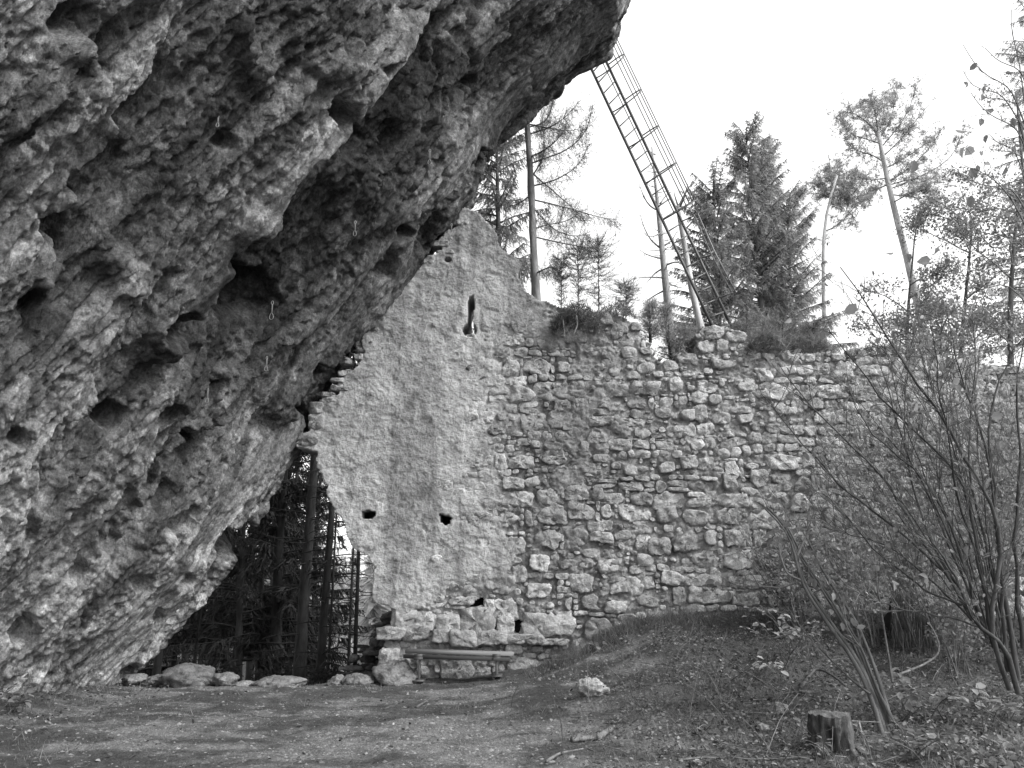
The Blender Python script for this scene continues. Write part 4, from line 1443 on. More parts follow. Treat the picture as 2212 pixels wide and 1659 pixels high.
# ------------------------------------------------------------------ climbing slings hanging from the cliff
QD = [((474, 258), 60, 'sling with a snaplink hanging high on the left part of the cliff'),
      ((591, 648), 84, 'bright snaplink on a short sling in the dark band of the cliff'),
      ((578, 770), 64, 'snaplink hanging just below the bright one in the dark band'),
      ((448, 838), 62, 'thin sling with a snaplink on the pale slab low on the cliff'),
      ((928, 322), 74, 'snaplink hanging from the blocky upper part of the cliff'),
      ((768, 484), 70, 'long thin sling hanging near the middle of the cliff'),
      ((977, 488), 60, 'small sling hanging beside the top of the wall')]
for (vx, vy), hpx, lab in QD:
    p = on_rock(vx, vy)
    _, _, dd = proj(p[None])
    Hq = hpx * 0.5 / FV * float(dd[0])
    p = p + np.array([0.02, -0.03, 0.0])
    root = empty('climbing_sling', p, lab, 'climbing sling', 'slings hanging from the cliff')
    b = MB()
    b.box(p + np.array([0.012, -0.03, -Hq * 0.42]), (0.018, 0.007, Hq * 0.5), None, 1, 0.002)
    part('webbing', b, M['webbing'], root)
    for (zc, hh) in ((-Hq * 0.1, Hq * 0.2), (-Hq * 0.83, Hq * 0.36)):
        t = np.linspace(0, 2 * math.pi, 15)
        ring_ = np.stack([p[0] + 0.012 + hh * 0.26 * np.cos(t) * (1 - 0.35 * np.sin(t)), np.full(15, p[1] - 0.03), p[2] + zc + hh * 0.5 * np.sin(t)], -1)
        b = MB()
        b.tube(ring_, 0.0045, 5)
        part('snaplink', b, M['alloy'], root)

# ------------------------------------------------------------------ trees on the terrace behind the wall
YT = 16.5
# bare larch
lp = to_ground(vpath([(1158, 640), (1154, 560), (1150, 480), (1146, 380), (1138, 260), (1133, 170), (1130, 60)], YT))
larch = empty('larch_tree', lp[0], 'tall bare larch with long upcurving twiggy branches beside the wall top', 'tree')
b = MB()
b.tube(resample(lp, 40), np.linspace(0.118, 0.045, 40) * rng.uniform(0.93, 1.07, 40), 10, 0.95, 0.3)
part('trunk', b, M['palebark'], larch, True)
LB = [[(1153, 401), (1193, 392), (1236, 370), (1260, 343), (1270, 315)], [(1150, 352), (1171, 343), (1217, 330), (1254, 302), (1273, 272), (1280, 226)],
      [(1154, 432), (1190, 440), (1223, 449), (1254, 456), (1288, 469), (1332, 474)], [(1156, 512), (1208, 524), (1270, 536), (1288, 533), (1296, 522)],
      [(1152, 495), (1174, 487), (1226, 478), (1257, 456)], [(1148, 372), (1159, 383), (1196, 413), (1230, 444), (1262, 470)], [(1150, 380), (1174, 343), (1177, 318), (1173, 281), (1171, 253)],
      [(1142, 290), (1190, 275), (1226, 250), (1248, 222)], [(1140, 275), (1177, 266), (1193, 232), (1196, 205)], [(1142, 268), (1190, 278), (1239, 284), (1262, 270)],
      [(1142, 300), (1110, 310), (1080, 320), (1060, 315)], [(1150, 420), (1120, 440), (1090, 450)], [(1138, 240), (1165, 225), (1195, 200), (1212, 170)],
      [(1152, 450), (1200, 500), (1240, 512), (1275, 506)], [(1158, 590), (1190, 575), (1210, 590)], [(1156, 545), (1120, 560), (1100, 555)], [(1145, 340), (1185, 320), (1215, 290), (1225, 262)]]
tw = MB()
for pl in LB:
    P = resample(vpath(pl, YT, rng.uniform(-1.4, 1.2)), 12)
    bb = MB()
    bb.tube(P, np.linspace(0.02, 0.005, 12), 5, 1.2, 0.2, cap=False)
    part('limb', bb, M['twig'], larch)
    n = int(np.linalg.norm(np.diff(P, axis=0), axis=1).sum() * 110)
    s = rng.uniform(0.08, 1, n) * 10.99
    i = s.astype(int)
    X = P[i] + (P[i + 1] - P[i]) * (s - i)[:, None]
    dn = rng.uniform(0, 1, n) < 0.66
    Dv = rng.normal(0, 0.4, (n, 3)) + np.where(dn, -1.0, 0.8)[:, None] * np.array([0, 0, 1.0]) + unit(P[i + 1] - P[i]) * 0.5
    ln = rng.uniform(0.08, 0.42, n)
    sprays(tw, X, Dv, ln, 0.008, rng.uniform(1.1, 2.0, n))
    for _ in range(5):
        sprays(tw, X + unit(Dv) * (ln * rng.uniform(0.2, 0.95, n))[:, None], Dv + rng.normal(0, 1.1, (n, 3)), ln * 0.5, 0.0085, rng.uniform(1.1, 2.0, n))
part('twigs', tw, M['twig'], larch, kind='stuff')

# dark spruce behind it
spruce('spruce_tree', 'dark drooping spruce half hidden between the rock edge and the larch', None,
       to_ground(vpath([(1080, 650), (1077, 540), (1075, 420), (1072, 300), (1070, 150)], 19.5)), 0.13, 7.0,
       lambda f: 1.5 * (1 - 0.35 * f), 5.5, 46, 0.5, 1.2, 0.032, 0.75, 'needle', 'bark')
SAP = 'young larches behind the wall top'
for (lab, pth, Rr) in (('young larch with a fuzzy flat top, left of a pair on the wall', [(1249, 664), (1249, 600), (1248, 540)], 0.5),
                       ('young larch with dense fuzzy twigs, right of a pair on the wall', [(1294, 672), (1293, 600), (1293, 530)], 0.62),
                       ('thin sapling close to the big larch trunk', [(1212, 668), (1213, 620), (1212, 560)], 0.3),
                       ('little larch seedling left of the wall notch', [(1352, 690), (1352, 650), (1353, 615)], 0.42)):
    P = to_ground(vpath(pth, 15.0))
    root = empty('larch_sapling', P[0], lab, 'tree', SAP)
    b = MB()
    b.tube(resample(P, 9), np.linspace(0.026, 0.006, 9), 6, 0.8)
    part('trunk', b, M['bark'], root)
    Pt = resample(vpath(pth, 15.0), 12)
    tw = MB()
    for i in range(1, 12):
        f = i / 11
        for _ in range(int(9 + 8 * f)):
            L = Rr * rng.uniform(0.5, 1.25) * (0.35 + 0.9 * f if f < 0.75 else 1.5 - 0.75 * f)
            Q = limb(Pt[i] + rng.normal(0, 0.02, 3), rng.uniform(0, 6.3), L, rng.uniform(-0.15, 0.5), rng.uniform(0.2, 1.0), 6, 0.12)
            tw.tube(Q, np.linspace(0.005, 0.002, 6), 3, 1.1, cap=False)
            n = int(26 * L / 0.5) + 3
            k = rng.uniform(0.6, 5, n)
            j = np.minimum(k.astype(int), 4)
            X = Q[j] + (Q[j + 1] - Q[j]) * (k - j)[:, None]
            sprays(tw, X, unit(Q[j + 1] - Q[j]) * 0.5 + rng.normal(0, 0.7, (n, 3)) + np.array([0, 0, 0.35]), rng.uniform(0.04, 0.16, n), 0.006, rng.uniform(0.8, 1.7, n))
    part('crown', tw, M['twig'], root, kind='stuff')

# dead trunk with bare snags
dp = to_ground(vpath([(1446, 690), (1440, 635), (1432, 557), (1424, 478), (1417, 400), (1408, 318)], 20.0))
dead = empty('dead_tree', dp[0], 'dead standing tree with short bare snags left of the ladder', 'tree')
b = MB()
b.tube(resample(dp, 14), np.concatenate([np.linspace(0.16, 0.085, 9), np.linspace(0.07, 0.02, 5)]), 9, 1.3, 0.2)
part('trunk', b, M['palebark'], dead, True)
SN = [[(1424, 455), (1405, 450), (1388, 420), (1380, 395)], [(1428, 537), (1405, 520), (1390, 490), (1382, 460)], [(1436, 560), (1400, 552), (1382, 540)], [(1436, 600), (1395, 598), (1366, 602)],
      [(1440, 625), (1410, 640), (1392, 655)], [(1434, 580), (1418, 586), (1396, 612)], [(1432, 500), (1412, 512), (1395, 508)], [(1440, 572), (1458, 565), (1480, 572)],
      [(1438, 608), (1455, 618), (1476, 622)], [(1426, 440), (1440, 420), (1450, 415)], [(1436, 530), (1452, 520), (1462, 500)]]
for pl in SN:
    P = resample(vpath(pl, 20.0, rng.uniform(-0.6, 0.6)), 8)
    b = MB()
    b.tube(P, np.linspace(0.028, 0.007, 8), 5, 1.1, 0.2)
    twiggy(b, P, 4, 0.3, 0.008, 0.8, 0, 1, 1.1)
    part('snag', b, M['palebark'], dead)
b = MB()
for _ in range(44):
    f = rng.uniform(0.25, 0.99)
    p = np.array([np.interp(f * (len(dp) - 1), np.arange(len(dp)), dp[:, i]) for i in range(3)])
    b.tube(limb(p, rng.uniform(0, 6.3), rng.uniform(0.2, 0.7) * (1.15 - 0.6 * f), rng.uniform(-0.4, 0.6), rng.uniform(-0.2, 1.0), 5, 0.15), np.linspace(0.014, 0.005, 5), 4, 1.1)
part('small_snags', b, M['palebark'], dead, kind='stuff')

# pale leaning trunk right behind the ladder
pp = to_ground(vpath([(1516, 712), (1503, 667), (1491, 616), (1480, 537), (1472, 478), (1464, 445)], 18.8))
pt = empty('leaning_tree', pp[0], 'pale flaky trunk leaning along the foot of the ladder', 'tree')
b = MB()
b.tube(resample(pp, 12), np.linspace(0.115, 0.06, 12), 9, 1.9, 0.25)
part('trunk', b, M['palebark'], pt, True)
for pl in ([(1466, 447), (1475, 425), (1490, 400), (1508, 380)], [(1465, 445), (1458, 425), (1455, 410)], [(1467, 450), (1478, 430), (1487, 395)], [(1476, 500), (1490, 485), (1505, 470)]):
    b = MB()
    b.tube(resample(vpath(pl, 18.8, rng.uniform(-0.4, 0.4)), 6), np.linspace(0.03, 0.006, 6), 5, 1.4)
    part('limb', b, M['bark'], pt)

# the dark group right of the ladder
spruce('tall_spruce', 'tallest dense spruce with a blunt double top right of the ladder', None,
       to_ground(vpath([(1650, 730), (1636, 560), (1622, 420), (1612, 292)], 22.0)), 0.16, 5.4,
       lambda f: 0.75 + 1.75 * (1 - f) ** 0.8, 8.0, 58, 0.36, 1.0, 0.034, 0.95, 'needle', 'bark', e0=0.2, e1=-0.2)
spruce('bushy_spruce', 'broad bushy spruce with a rounded top just behind the ladder foot', None,
       to_ground(vpath([(1556, 730), (1548, 600), (1545, 500), (1542, 415)], 21.0)), 0.12, 5.2,
       lambda f: 0.85 + 0.95 * (1 - f) ** 0.4, 9.0, 58, 0.32, 0.9, 0.034, 0.85, 'needle', 'bark', e0=0.25, e1=-0.1)
spruce('open_spruce', 'wide spruce with loose drooping sprays, rightmost of the dark group', None,
       to_ground(vpath([(1718, 740), (1708, 620), (1702, 520), (1698, 420)], 22.5)), 0.12, 5.4,
       lambda f: 0.7 + 1.25 * (1 - f) ** 0.6, 7.5, 50, 0.36, 1.0, 0.03, 1.05, 'needle', 'bark', e0=0.25, e1=-0.15)
spruce('leader_spruce', 'slim second top rising from the right of the tallest spruce', None,
       to_ground(vpath([(1668, 735), (1664, 560), (1662, 430), (1660, 305)], 22.6)), 0.09, 6.2,
       lambda f: 0.5 + 1.1 * (1 - f), 7.0, 60, 0.34, 1.0, 0.03, 1.1, 'needle', 'bark')


def pine(name, label, path, r0, limbs, tn=1.0, tl=0.13, Y=26.0, w=0.016, per=8):
    root = empty(name, path[0], label, 'tree')
    b = MB()
    P = resample(path, 14)
    b.tube(P, np.linspace(r0, r0 * 0.35, 14), 9, 1.5, 0.15)
    part('trunk', b, M['palebark'], root, True)
    br, f = MB(), MB()
    for pl in limbs:
        Q = resample(vpath(pl, Y, rng.uniform(-1.3, 1.3)), 9)
        lb = MB()
        lb.tube(Q, np.linspace(0.026, 0.007, 9), 5, 1.1, cap=False)
        part('limb', lb, M['bark'], root)
        ends = []
        twiggy(br, Q, 19, 0.85, 0.007, 0.85, 0.2, 4, 1.3, 0.1, ends)
        ends.append((Q[-1], Q[-1] - Q[-2]))
        for (e, d) in ends:
            for c in range(3):
                n = per
                c0 = e - unit(d) * rng.uniform(0, 0.35) + rng.normal(0, 0.05, 3)
                sprays(f, np.repeat(c0[None], n, 0), unit(d) * 0.6 + rng.normal(0, 0.7, (n, 3)) + np.array([0, 0, 0.3]), tl * rng.uniform(0.6, 1.2, n), w, tn * rng.uniform(0.7, 1.3, n))
    part('twigs', br, M['bark'], root, kind='stuff')
    part('crown', f, M['paleneedle'], root, kind='stuff')
    return root


PL = [[(1914, 395), (1960, 370), (2010, 320), (2040, 270)], [(1905, 340), (1950, 300), (1985, 250), (2020, 212)], [(1900, 300), (1925, 260), (1935, 210), (1938, 180)], [(1898, 290), (1870, 260), (1840, 240), (1815, 242)],
      [(1900, 310), (1870, 300), (1835, 290), (1815, 262)], [(1908, 350), (1880, 330), (1850, 330), (1825, 300)], [(1912, 385), (1880, 390), (1855, 385), (1840, 370)], [(1918, 410), (1960, 395), (2010, 370), (2060, 345), (2085, 268)],
      [(1922, 420), (1970, 425), (2020, 435), (2062, 420)], [(1920, 400), (1970, 385), (2020, 385), (2060, 390)], [(1897, 285), (1890, 240), (1880, 215)], [(1902, 320), (1945, 270), (1970, 225), (1978, 190)],
      [(1910, 365), (1960, 340), (1990, 315), (2020, 300)], [(1925, 440), (1975, 412), (2025, 410)], [(1899, 300), (1880, 270), (1862, 225)], [(1915, 400), (1890, 410), (1862, 425)], [(1898, 290), (1910, 245), (1912, 205)]]
pine('pine_tree', 'tall slender pine with a wide airy flat crown against the bright sky', to_ground(vpath([(1992, 700), (1975, 620), (1945, 500), (1925, 430), (1908, 350), (1896, 280)], 26.0)), 0.19, PL, 1.1)
PL2 = [[(1790, 450), (1800, 420), (1812, 385), (1815, 365)], [(1795, 430), (1780, 410), (1772, 392)], [(1798, 425), (1820, 420), (1838, 400)], [(1793, 440), (1815, 445), (1832, 425)], [(1780, 500), (1810, 490), (1850, 440), (1880, 425)], [(1800, 410), (1795, 390), (1790, 370)]]
pine('thin_pine', 'thin crooked pine with one small tuft, between spruce and airy pine', to_ground(vpath([(1782, 745), (1779, 640), (1778, 560), (1778, 480), (1786, 445), (1796, 415), (1808, 380)], 24.0)), 0.1, PL2, 0.9, 0.15, 24.0)
spruce('edge_spruce', 'tall spruce cut by the upper right corner of the picture', None,
       to_ground(vpath([(2250, 700), (2245, 420), (2238, 200), (2228, -60), (2222, -220)], 25.0)), 0.2, 9.0,
       lambda f: 0.6 + 1.3 * (1 - f) ** 0.8, 3.6, 36, 0.4, 0.9, 0.03, 1.0, 'paleneedle', 'bark')

# leafy trees and bushes on the hill behind the right end of the wall
def leafy_tree(label, path, r0, H, nl, ls, spread, tone=1.0, name='leafy_tree', mt='leaf', nlimb=16):
    root = empty(name, path[0], label, 'tree')
    P = resample(path, 10)
    b = MB()
    b.tube(P, np.linspace(r0, r0 * 0.3, 10), 8, 1.0, 0.15)
    part('trunk', b, M['bark'], root, True)
    br, ends = MB(), []
    for _ in range(nlimb):
        k = rng.uniform(2, 9)
        i = int(k)
        p = P[i] + (P[min(i + 1, 9)] - P[i]) * (k - i)
        Q = limb(p, rng.uniform(0, 6.3), spread * rng.uniform(0.5, 1.1), rng.uniform(0.2, 0.9), rng.uniform(0.0, 0.9), 8, 0.09)
        br.tube(Q, np.linspace(0.02, 0.006, 8), 5, 0.9, cap=False)
        twiggy(br, Q, 9, spread * 0.45, 0.006, 0.7, 0.2, 3, 0.9, 0.15, ends)
    part('branches', br, M['palebark'], root, kind='stuff')
    lf = MB()
    E = np.array([e[0] for e in ends])
    i = rng.integers(0, len(E), nl)
    leaves(lf, E[i] + rng.normal(0, 0.09, (nl, 3)), rng.normal(0, 1, (nl, 3)) + np.array([0, 0, -0.3]), ls * rng.uniform(0.6, 1.3, nl), tone * rng.uniform(0.6, 1.4, nl))
    part('crown', lf, M[mt], root, kind='stuff')
    return root


leafy_tree('bushy small leaved tree crossing the foot of the airy pine', to_ground(vpath([(1960, 760), (1958, 700), (1968, 600), (1975, 520)], 18.0)), 0.06, 3, 5200, 0.065, 1.25, 1.1, mt='paleleaf')
leafy_tree('dense leafy tree between the airy pine and the right edge', to_ground(vpath([(2075, 780), (2080, 690), (2095, 560), (2100, 480)], 16.0)), 0.06, 3, 5600, 0.065, 1.3, 1.1, mt='paleleaf')
leafy_tree('dark leafy tree rising at the right edge above the wall', to_ground(vpath([(2185, 800), (2180, 690), (2190, 520), (2205, 400)], 15.0)), 0.07, 3, 6000, 0.07, 1.4, 1.05, mt='paleleaf')
leafy_tree('light twiggy tree in the upper right corner under the spruce', to_ground(vpath([(2240, 700), (2225, 500), (2205, 330), (2195, 200)], 19.0)), 0.07, 3, 2600, 0.065, 1.3, 1.2, mt='paleleaf')
leafy_tree('low leafy bush on the hill right of the wall top gap', to_ground(vpath([(2030, 800), (2032, 740), (2035, 690)], 15.0)), 0.05, 2, 2600, 0.06, 0.85, 1.4, 'leafy_bush')

# junipers, heather and grass on top of the wall
def tuft(name, label, x0, x1, ytop, ybot, Y, n, L, hang, tone, mt='grass', cat='grass', w=0.012, group=None):
    b = MB()
    vx = rng.uniform(x0, x1, n)
    f = (vx - x0) / (x1 - x0)
    yy = ybot - (ybot - ytop) * np.sqrt(np.clip(1 - (2 * f - 1) ** 2, 0, 1)) * rng.uniform(0.25, 1, n)
    P = at(vx, yy, Y + rng.uniform(-0.25, 0.35, n))
    Dv = rng.normal(0, 0.5, (n, 3)) + np.array([0, -0.4, 0.5]) - np.array([0, 0.3, 1.0]) * (hang * rng.uniform(0, 1, n))[:, None]
    sprays(b, P, Dv, L * rng.uniform(0.5, 1.3, n), w, tone * rng.uniform(0.5, 1.4, n))
    return single(name, b, M[mt], at((x0 + x1) / 2, ybot, Y), label, cat, group)


tuft('grass_tussock', 'dark grass sod hanging over the wall top below the young larches', 1193, 1300, 656, 720, 12.98, 2600, 0.17, 1.5, 0.75)
tuft('grass_tussock', 'thin grass growing along the wall top toward the notch', 1290, 1372, 658, 690, 13.05, 700, 0.14, 0.7, 0.85)
tuft('grass_tussock', 'soft pale grass on the wall top right of the ladder', 1612, 1700, 716, 770, 13.1, 1900, 0.2, 0.9, 1.0)
tuft('grass_tussock', 'grass mound on the wall top below the thin pine', 1690, 1800, 726, 772, 13.3, 2000, 0.2, 0.8, 1.0)
tuft('grass_tussock', 'dark grass strip on the wall top behind the bare hazel stems', 1820, 1990, 748, 784, 13.2, 1600, 0.17, 0.8, 0.7)
stick('pale root sticking out of the sod on the wall top', [(1245, 682), (1248, 700), (1240, 722)], 12.75, 0.014, 0.006, 'root', 'oldwood', 2.2, False, 'root')
stick('thin forked pale twig hanging below the sod', [(1216, 690), (1219, 715), (1221, 740)], 12.75, 0.009, 0.004, 'root', 'oldwood', 1.8, False, 'root')
def feather(name, label, group, P, Rr, tn, n, L, mt='needle', w=0.008):
    """feathery conifer bush: rising plumes with short needles all along them"""
    P = resample(P, 8)
    root = empty(name, P[0], label, 'shrub', group)
    st, f = MB(), MB()
    st.tube(P, np.linspace(0.03, 0.008, 8), 5, 0.8, cap=False)
    H = np.linalg.norm(P[-1] - P[0])
    m = 70
    for _ in range(m):
        k = rng.uniform(0, 6.5)
        i = int(k)
        c = P[i] + (P[i + 1] - P[i]) * (k - i)
        Q = limb(c, rng.uniform(0, 6.3), Rr * rng.uniform(0.5, 1.2) * (1.1 - 0.08 * k), rng.uniform(-0.1, 0.9), rng.uniform(0.3, 1.2), 7, 0.15)
        st.tube(Q, np.linspace(0.007, 0.002, 7), 3, 0.8, cap=False)
        q = n // m
        s = rng.uniform(0.5, 6, q)
        j = np.minimum(s.astype(int), 5)
        X = Q[j] + (Q[j + 1] - Q[j]) * (s - j)[:, None] + rng.normal(0, 0.035, (q, 3))
        sprays(f, X, unit(Q[j + 1] - Q[j]) * 0.8 + rng.normal(0, 0.6, (q, 3)), L * rng.uniform(0.5, 1.3, q), w, tn * rng.uniform(0.5, 1.4, q))
    part('stems', st, M['darkbark'], root, kind='stuff')
    part('crown', f, M[mt], root, kind='stuff')
    return root


JUN = 'junipers on the wall top'
for lab, pth, Rr, tn in (('feathery juniper filling the notch of the wall top', [(1452, 785), (1440, 720), (1432, 660)], 0.5, 0.95), ('low juniper spilling over the right side of the notch', [(1476, 780), (1478, 740), (1480, 705)], 0.34, 0.8),
                         ('small feathery juniper on the left of the notch', [(1405, 740), (1404, 700), (1402, 655)], 0.36, 1.0)):
    P = vpath(pth, 13.35)
    feather('juniper_bush', lab, JUN, P, Rr, tn, 3200, 0.10)
for lab, pth, Rr in (('dark conifer bush under the tallest spruce on the terrace', [(1690, 760), (1690, 720), (1692, 680)], 0.75), ('low dark conifer bush left of the thin pine', [(1755, 760), (1756, 720), (1758, 690)], 0.6), ('low conifer bush right behind the ladder foot', [(1610, 750), (1612, 710), (1614, 670)], 0.6)):
    P = to_ground(vpath(pth, 16.5))
    feather('conifer_bush', lab, 'conifer bushes on the terrace', P, Rr, 0.6, 4200, 0.15, 'needle', 0.014)

# ------------------------------------------------------------------ forest seen through the opening
FG = 'spruce trunks beyond the opening'


def forest_spruce(label, pts, Y, width_px, top, lean=0.0, dead_n=26, dead_L=1.8, z0=6.0, R0=2.2, low=0, tone=1.0, name='forest_spruce', per=2.0, dens=18):
    P = vpath(pts, Y)
    d = unit(P[-1] - P[0])
    P = np.vstack([P, P[-1] + np.array([d[0] * 0.2, 0, 1]) * (top - P[-1][2])])
    P = to_ground(P)
    r = width_px / 2 / FV * Y
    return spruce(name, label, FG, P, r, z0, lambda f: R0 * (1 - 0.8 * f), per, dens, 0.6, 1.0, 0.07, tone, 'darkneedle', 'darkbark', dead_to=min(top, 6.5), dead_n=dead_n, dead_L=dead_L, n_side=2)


forest_spruce('thick dark spruce trunk with sagging dead boughs, middle of the opening', [(645, 1480), (655, 1310), (668, 1150), (678, 1020)], 20.0, 25, 14, dead_n=60, dead_L=2.2)
forest_spruce('straight dark spruce trunk right beside the thick one', [(690, 1480), (699, 1340), (712, 1180), (719, 1080)], 18.5, 18, 13, dead_n=46, dead_L=1.8)
forest_spruce('very thin dark stem tight against the straight trunk', [(707, 1475), (712, 1390), (717, 1300)], 18.0, 6, 8, dead_n=12, dead_L=0.8)
forest_spruce('slim dark trunk in the bright gap near the wall', [(768, 1400), (771, 1300), (774, 1208)], 22.0, 9, 13, dead_n=16, dead_L=1.2, z0=6.2)
forest_spruce('slim pale trunk left of the one in the bright gap', [(754, 1410), (758, 1300), (762, 1208)], 30.0, 6, 14, dead_n=14, dead_L=1.2, z0=8.0)
forest_spruce('leaning thin dark pole behind the large boulder', [(419, 1440), (430, 1350), (442, 1262)], 15.5, 7, 7, dead_n=8, dead_L=0.8)
forest_spruce('short thick trunk at the left end of the opening', [(338, 1460), (344, 1400), (350, 1360)], 18.0, 15, 12, dead_n=24, dead_L=1.2)
FB = [(380, 26, 1), (405, 31, .8), (460, 25, 1), (490, 33, .9), (515, 27, 1), (545, 36, .8), (565, 24, 1.1), (590, 30, .9), (612, 40, .9), (628, 26, 1.1), (680, 34, .8), (600, 22.5, 1.2), (300, 30, 1), (345, 40, 1), (440, 42, 1), (520, 22, 1.2), (660, 48, 1)]
for k, (vx, Y, tn) in enumerate(FB):
    lab = 'dense shaded spruce deep in the dark forest beyond the opening'
    P = vpath([(vx - 6, 1475), (vx, 1250), (vx + 5, 1100)], Y)
    P = np.vstack([P, P[-1] + np.array([0.05, 0, 1]) * max(1.0, 12 - P[-1][2])])
    P = to_ground(P)
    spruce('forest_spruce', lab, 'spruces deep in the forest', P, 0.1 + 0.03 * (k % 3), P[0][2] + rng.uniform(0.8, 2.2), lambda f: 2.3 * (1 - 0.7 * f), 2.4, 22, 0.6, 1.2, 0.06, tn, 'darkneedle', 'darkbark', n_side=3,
           dead_to=P[0][2] + 3, dead_n=8, dead_L=1.0)
# far wood closing the view
fw = MB()
for k in range(120):
    x, y = rng.uniform(-75, 6), rng.uniform(56, 110)
    if -0.235 < x / y < -0.19 and rng.random() < 0.6:
        continue
    z = float(ground_h(np.array([x]), np.array([y]))[0])
    H = rng.uniform(9, 14)
    n = 260
    h = rng.uniform(0.05, 1, n)
    a = rng.uniform(0, 6.3, n)
    rr = (1 - h) * 2.6 + 0.2
    Pp = np.stack([x + 0.2 * np.cos(a), y + 0.2 * np.sin(a), z + h * H], -1)
    sprays(fw, Pp, np.stack([np.cos(a), np.sin(a), rng.normal(-0.45, 0.25, n)], -1), rr * rng.uniform(0.7, 1.1, n), 0.5, rng.uniform(0.7, 1.6, n))
    fw.tube([[x, y, z - 0.2], [x, y, z + H]], [0.2, 0.03], 5, 0.8)
o = single('far_forest', fw, M['needle'], (-30, 80, -7), 'far off spruce wood closing the view beyond the opening', 'forest', kind='stuff')
for lab, x, y in (('dark undergrowth bush below the rim, left part of the opening', -5.2, 15.6), ('dark undergrowth bush below the rim, middle of the opening', -4.2, 16.2), ('dark undergrowth bush beside the rubble bank', -3.2, 16.4)):
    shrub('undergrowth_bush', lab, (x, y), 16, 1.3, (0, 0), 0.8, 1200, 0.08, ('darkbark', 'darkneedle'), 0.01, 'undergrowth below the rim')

# ------------------------------------------------------------------ hazel and shrubs on the right
hz = empty('hazel_bush', at(2195, 1492, 8.3), 'large bare hazel fanning long dark stems across the right side', 'shrub')
HB = [(2200, 1500), (2176, 1440), (2150, 1390), (2122, 1340)]
ST = [([(2200, 1498), (2171, 1391), (2127, 1363), (2106, 1343), (2091, 1314), (2076, 1273), (2068, 1248), (2010, 1160)], .036, -0.5),
      ([(2181, 1490), (2155, 1407), (2127, 1368), (2150, 1270), (2174, 1128), (2147, 1094), (2099, 1015), (2075, 977), (2037, 909), (1993, 837), (1959, 793), (1918, 738), (1873, 656), (1815, 577)], .032, -0.8),
      ([(2150, 1400), (2120, 1250), (2085, 1036), (2024, 977), (1955, 909), (1901, 854), (1860, 800), (1829, 759), (1791, 714)], .024, -1.1),
      ([(2127, 1363), (2076, 1190), (2030, 1090), (2010, 1046), (1952, 995), (1904, 960), (1860, 909), (1839, 858), (1829, 806)], .022, -0.3),
      ([(2091, 1314), (2010, 1190), (1969, 1128), (1925, 1063), (1901, 1015), (1839, 960), (1771, 902), (1709, 827), (1682, 786)], .021, -1.3),
      ([(2076, 1273), (1985, 1180), (1890, 1100), (1815, 1060), (1778, 998), (1723, 950), (1675, 889), (1644, 851)], .018, -0.6),
      ([(2100, 1340), (2000, 1150), (1955, 995), (1952, 892), (1959, 806), (1976, 704), (1983, 601)], .017, 0.4),
      ([(2200, 1470), (2165, 1250), (2140, 995), (2137, 892), (2157, 824), (2190, 760)], .034, 0.3),
      ([(2175, 1450), (2160, 1200), (2130, 960), (2095, 870), (2070, 800), (2058, 730)], .026, -0.6),
      ([(2127, 1363), (2081, 1338), (2004, 1325), (1935, 1314), (1876, 1291), (1837, 1273)], .014, -0.7),
      ([(2076, 1307), (2004, 1281), (1965, 1248), (1890, 1190), (1815, 1100), (1770, 1060)], .015, -0.5),
      ([(2210, 1400), (2190, 1200), (2205, 1000), (2195, 850), (2215, 700)], .028, 0.2),
      ([(2130, 1370), (2060, 1200), (2010, 1080), (1960, 980), (1930, 900), (1915, 820), (1890, 760)], .018, 0.2),
      ([(2160, 1400), (2110, 1200), (2060, 1050), (2050, 940), (2020, 800), (2010, 700)], .02, -1.0),
      ([(2180, 1440), (2160, 1300), (2120, 1140), (2090, 1010), (2095, 900), (2110, 780), (2100, 680)], .02, 0.6),
      ([(2100, 1340), (1990, 1230), (1900, 1170), (1820, 1150), (1760, 1110)], .013, -0.2)]
for _ in range(11):
    i_, j_ = rng.integers(1, len(ST) - 1, 2)
    A_, B_ = (np.array(resample(np.c_[np.array(ST[q][0], float), np.zeros(len(ST[q][0]))], 9))[:, :2] for q in (i_, j_))
    f_ = rng.uniform(0.2, 0.8)
    C_ = A_ * f_ + B_ * (1 - f_) + np.linspace(0, 1, 9)[:, None] * np.array([rng.normal(-40, 50), rng.normal(0, 50)])
    ST.append(([tuple(c) for c in C_[rng.integers(0, 3):]], rng.uniform(0.006, 0.011), rng.uniform(-1.5, 1.0)))
tw, lf = MB(), MB()
ends = []
for (pl, r0, dY) in ST:
    st = MB()
    P = resample(vpath(pl, 8.3, dY), 18)
    P[1:-1] += rng.normal(0, 0.008, (16, 3))
    st.tube(P, 0.8 * r0 * np.linspace(1, 0.13, 18) ** 0.8, 7, rng.uniform(0.45, 0.85), 0.12, cap=False)
    part('stem', st, M['bark'], hz)
    twiggy(tw, P, 20, 0.65, 0.0045, 0.5, 0.25, 3, 1.0, 0.18, ends)
part('twigs', tw, M['twig'], hz, kind='stuff')
E = np.array([e[0] for e in ends])
i = rng.integers(0, len(E), 640)
leaves(lf, E[i] + rng.normal(0, 0.02, (640, 3)), rng.normal(0, 0.8, (640, 3)) + np.array([0, 0, -0.6]), rng.uniform(0.035, 0.09, 640), rng.uniform(0.6, 1.2, 640), 0.3)
part('foliage', lf, M['paleleaf'], hz, kind='stuff')

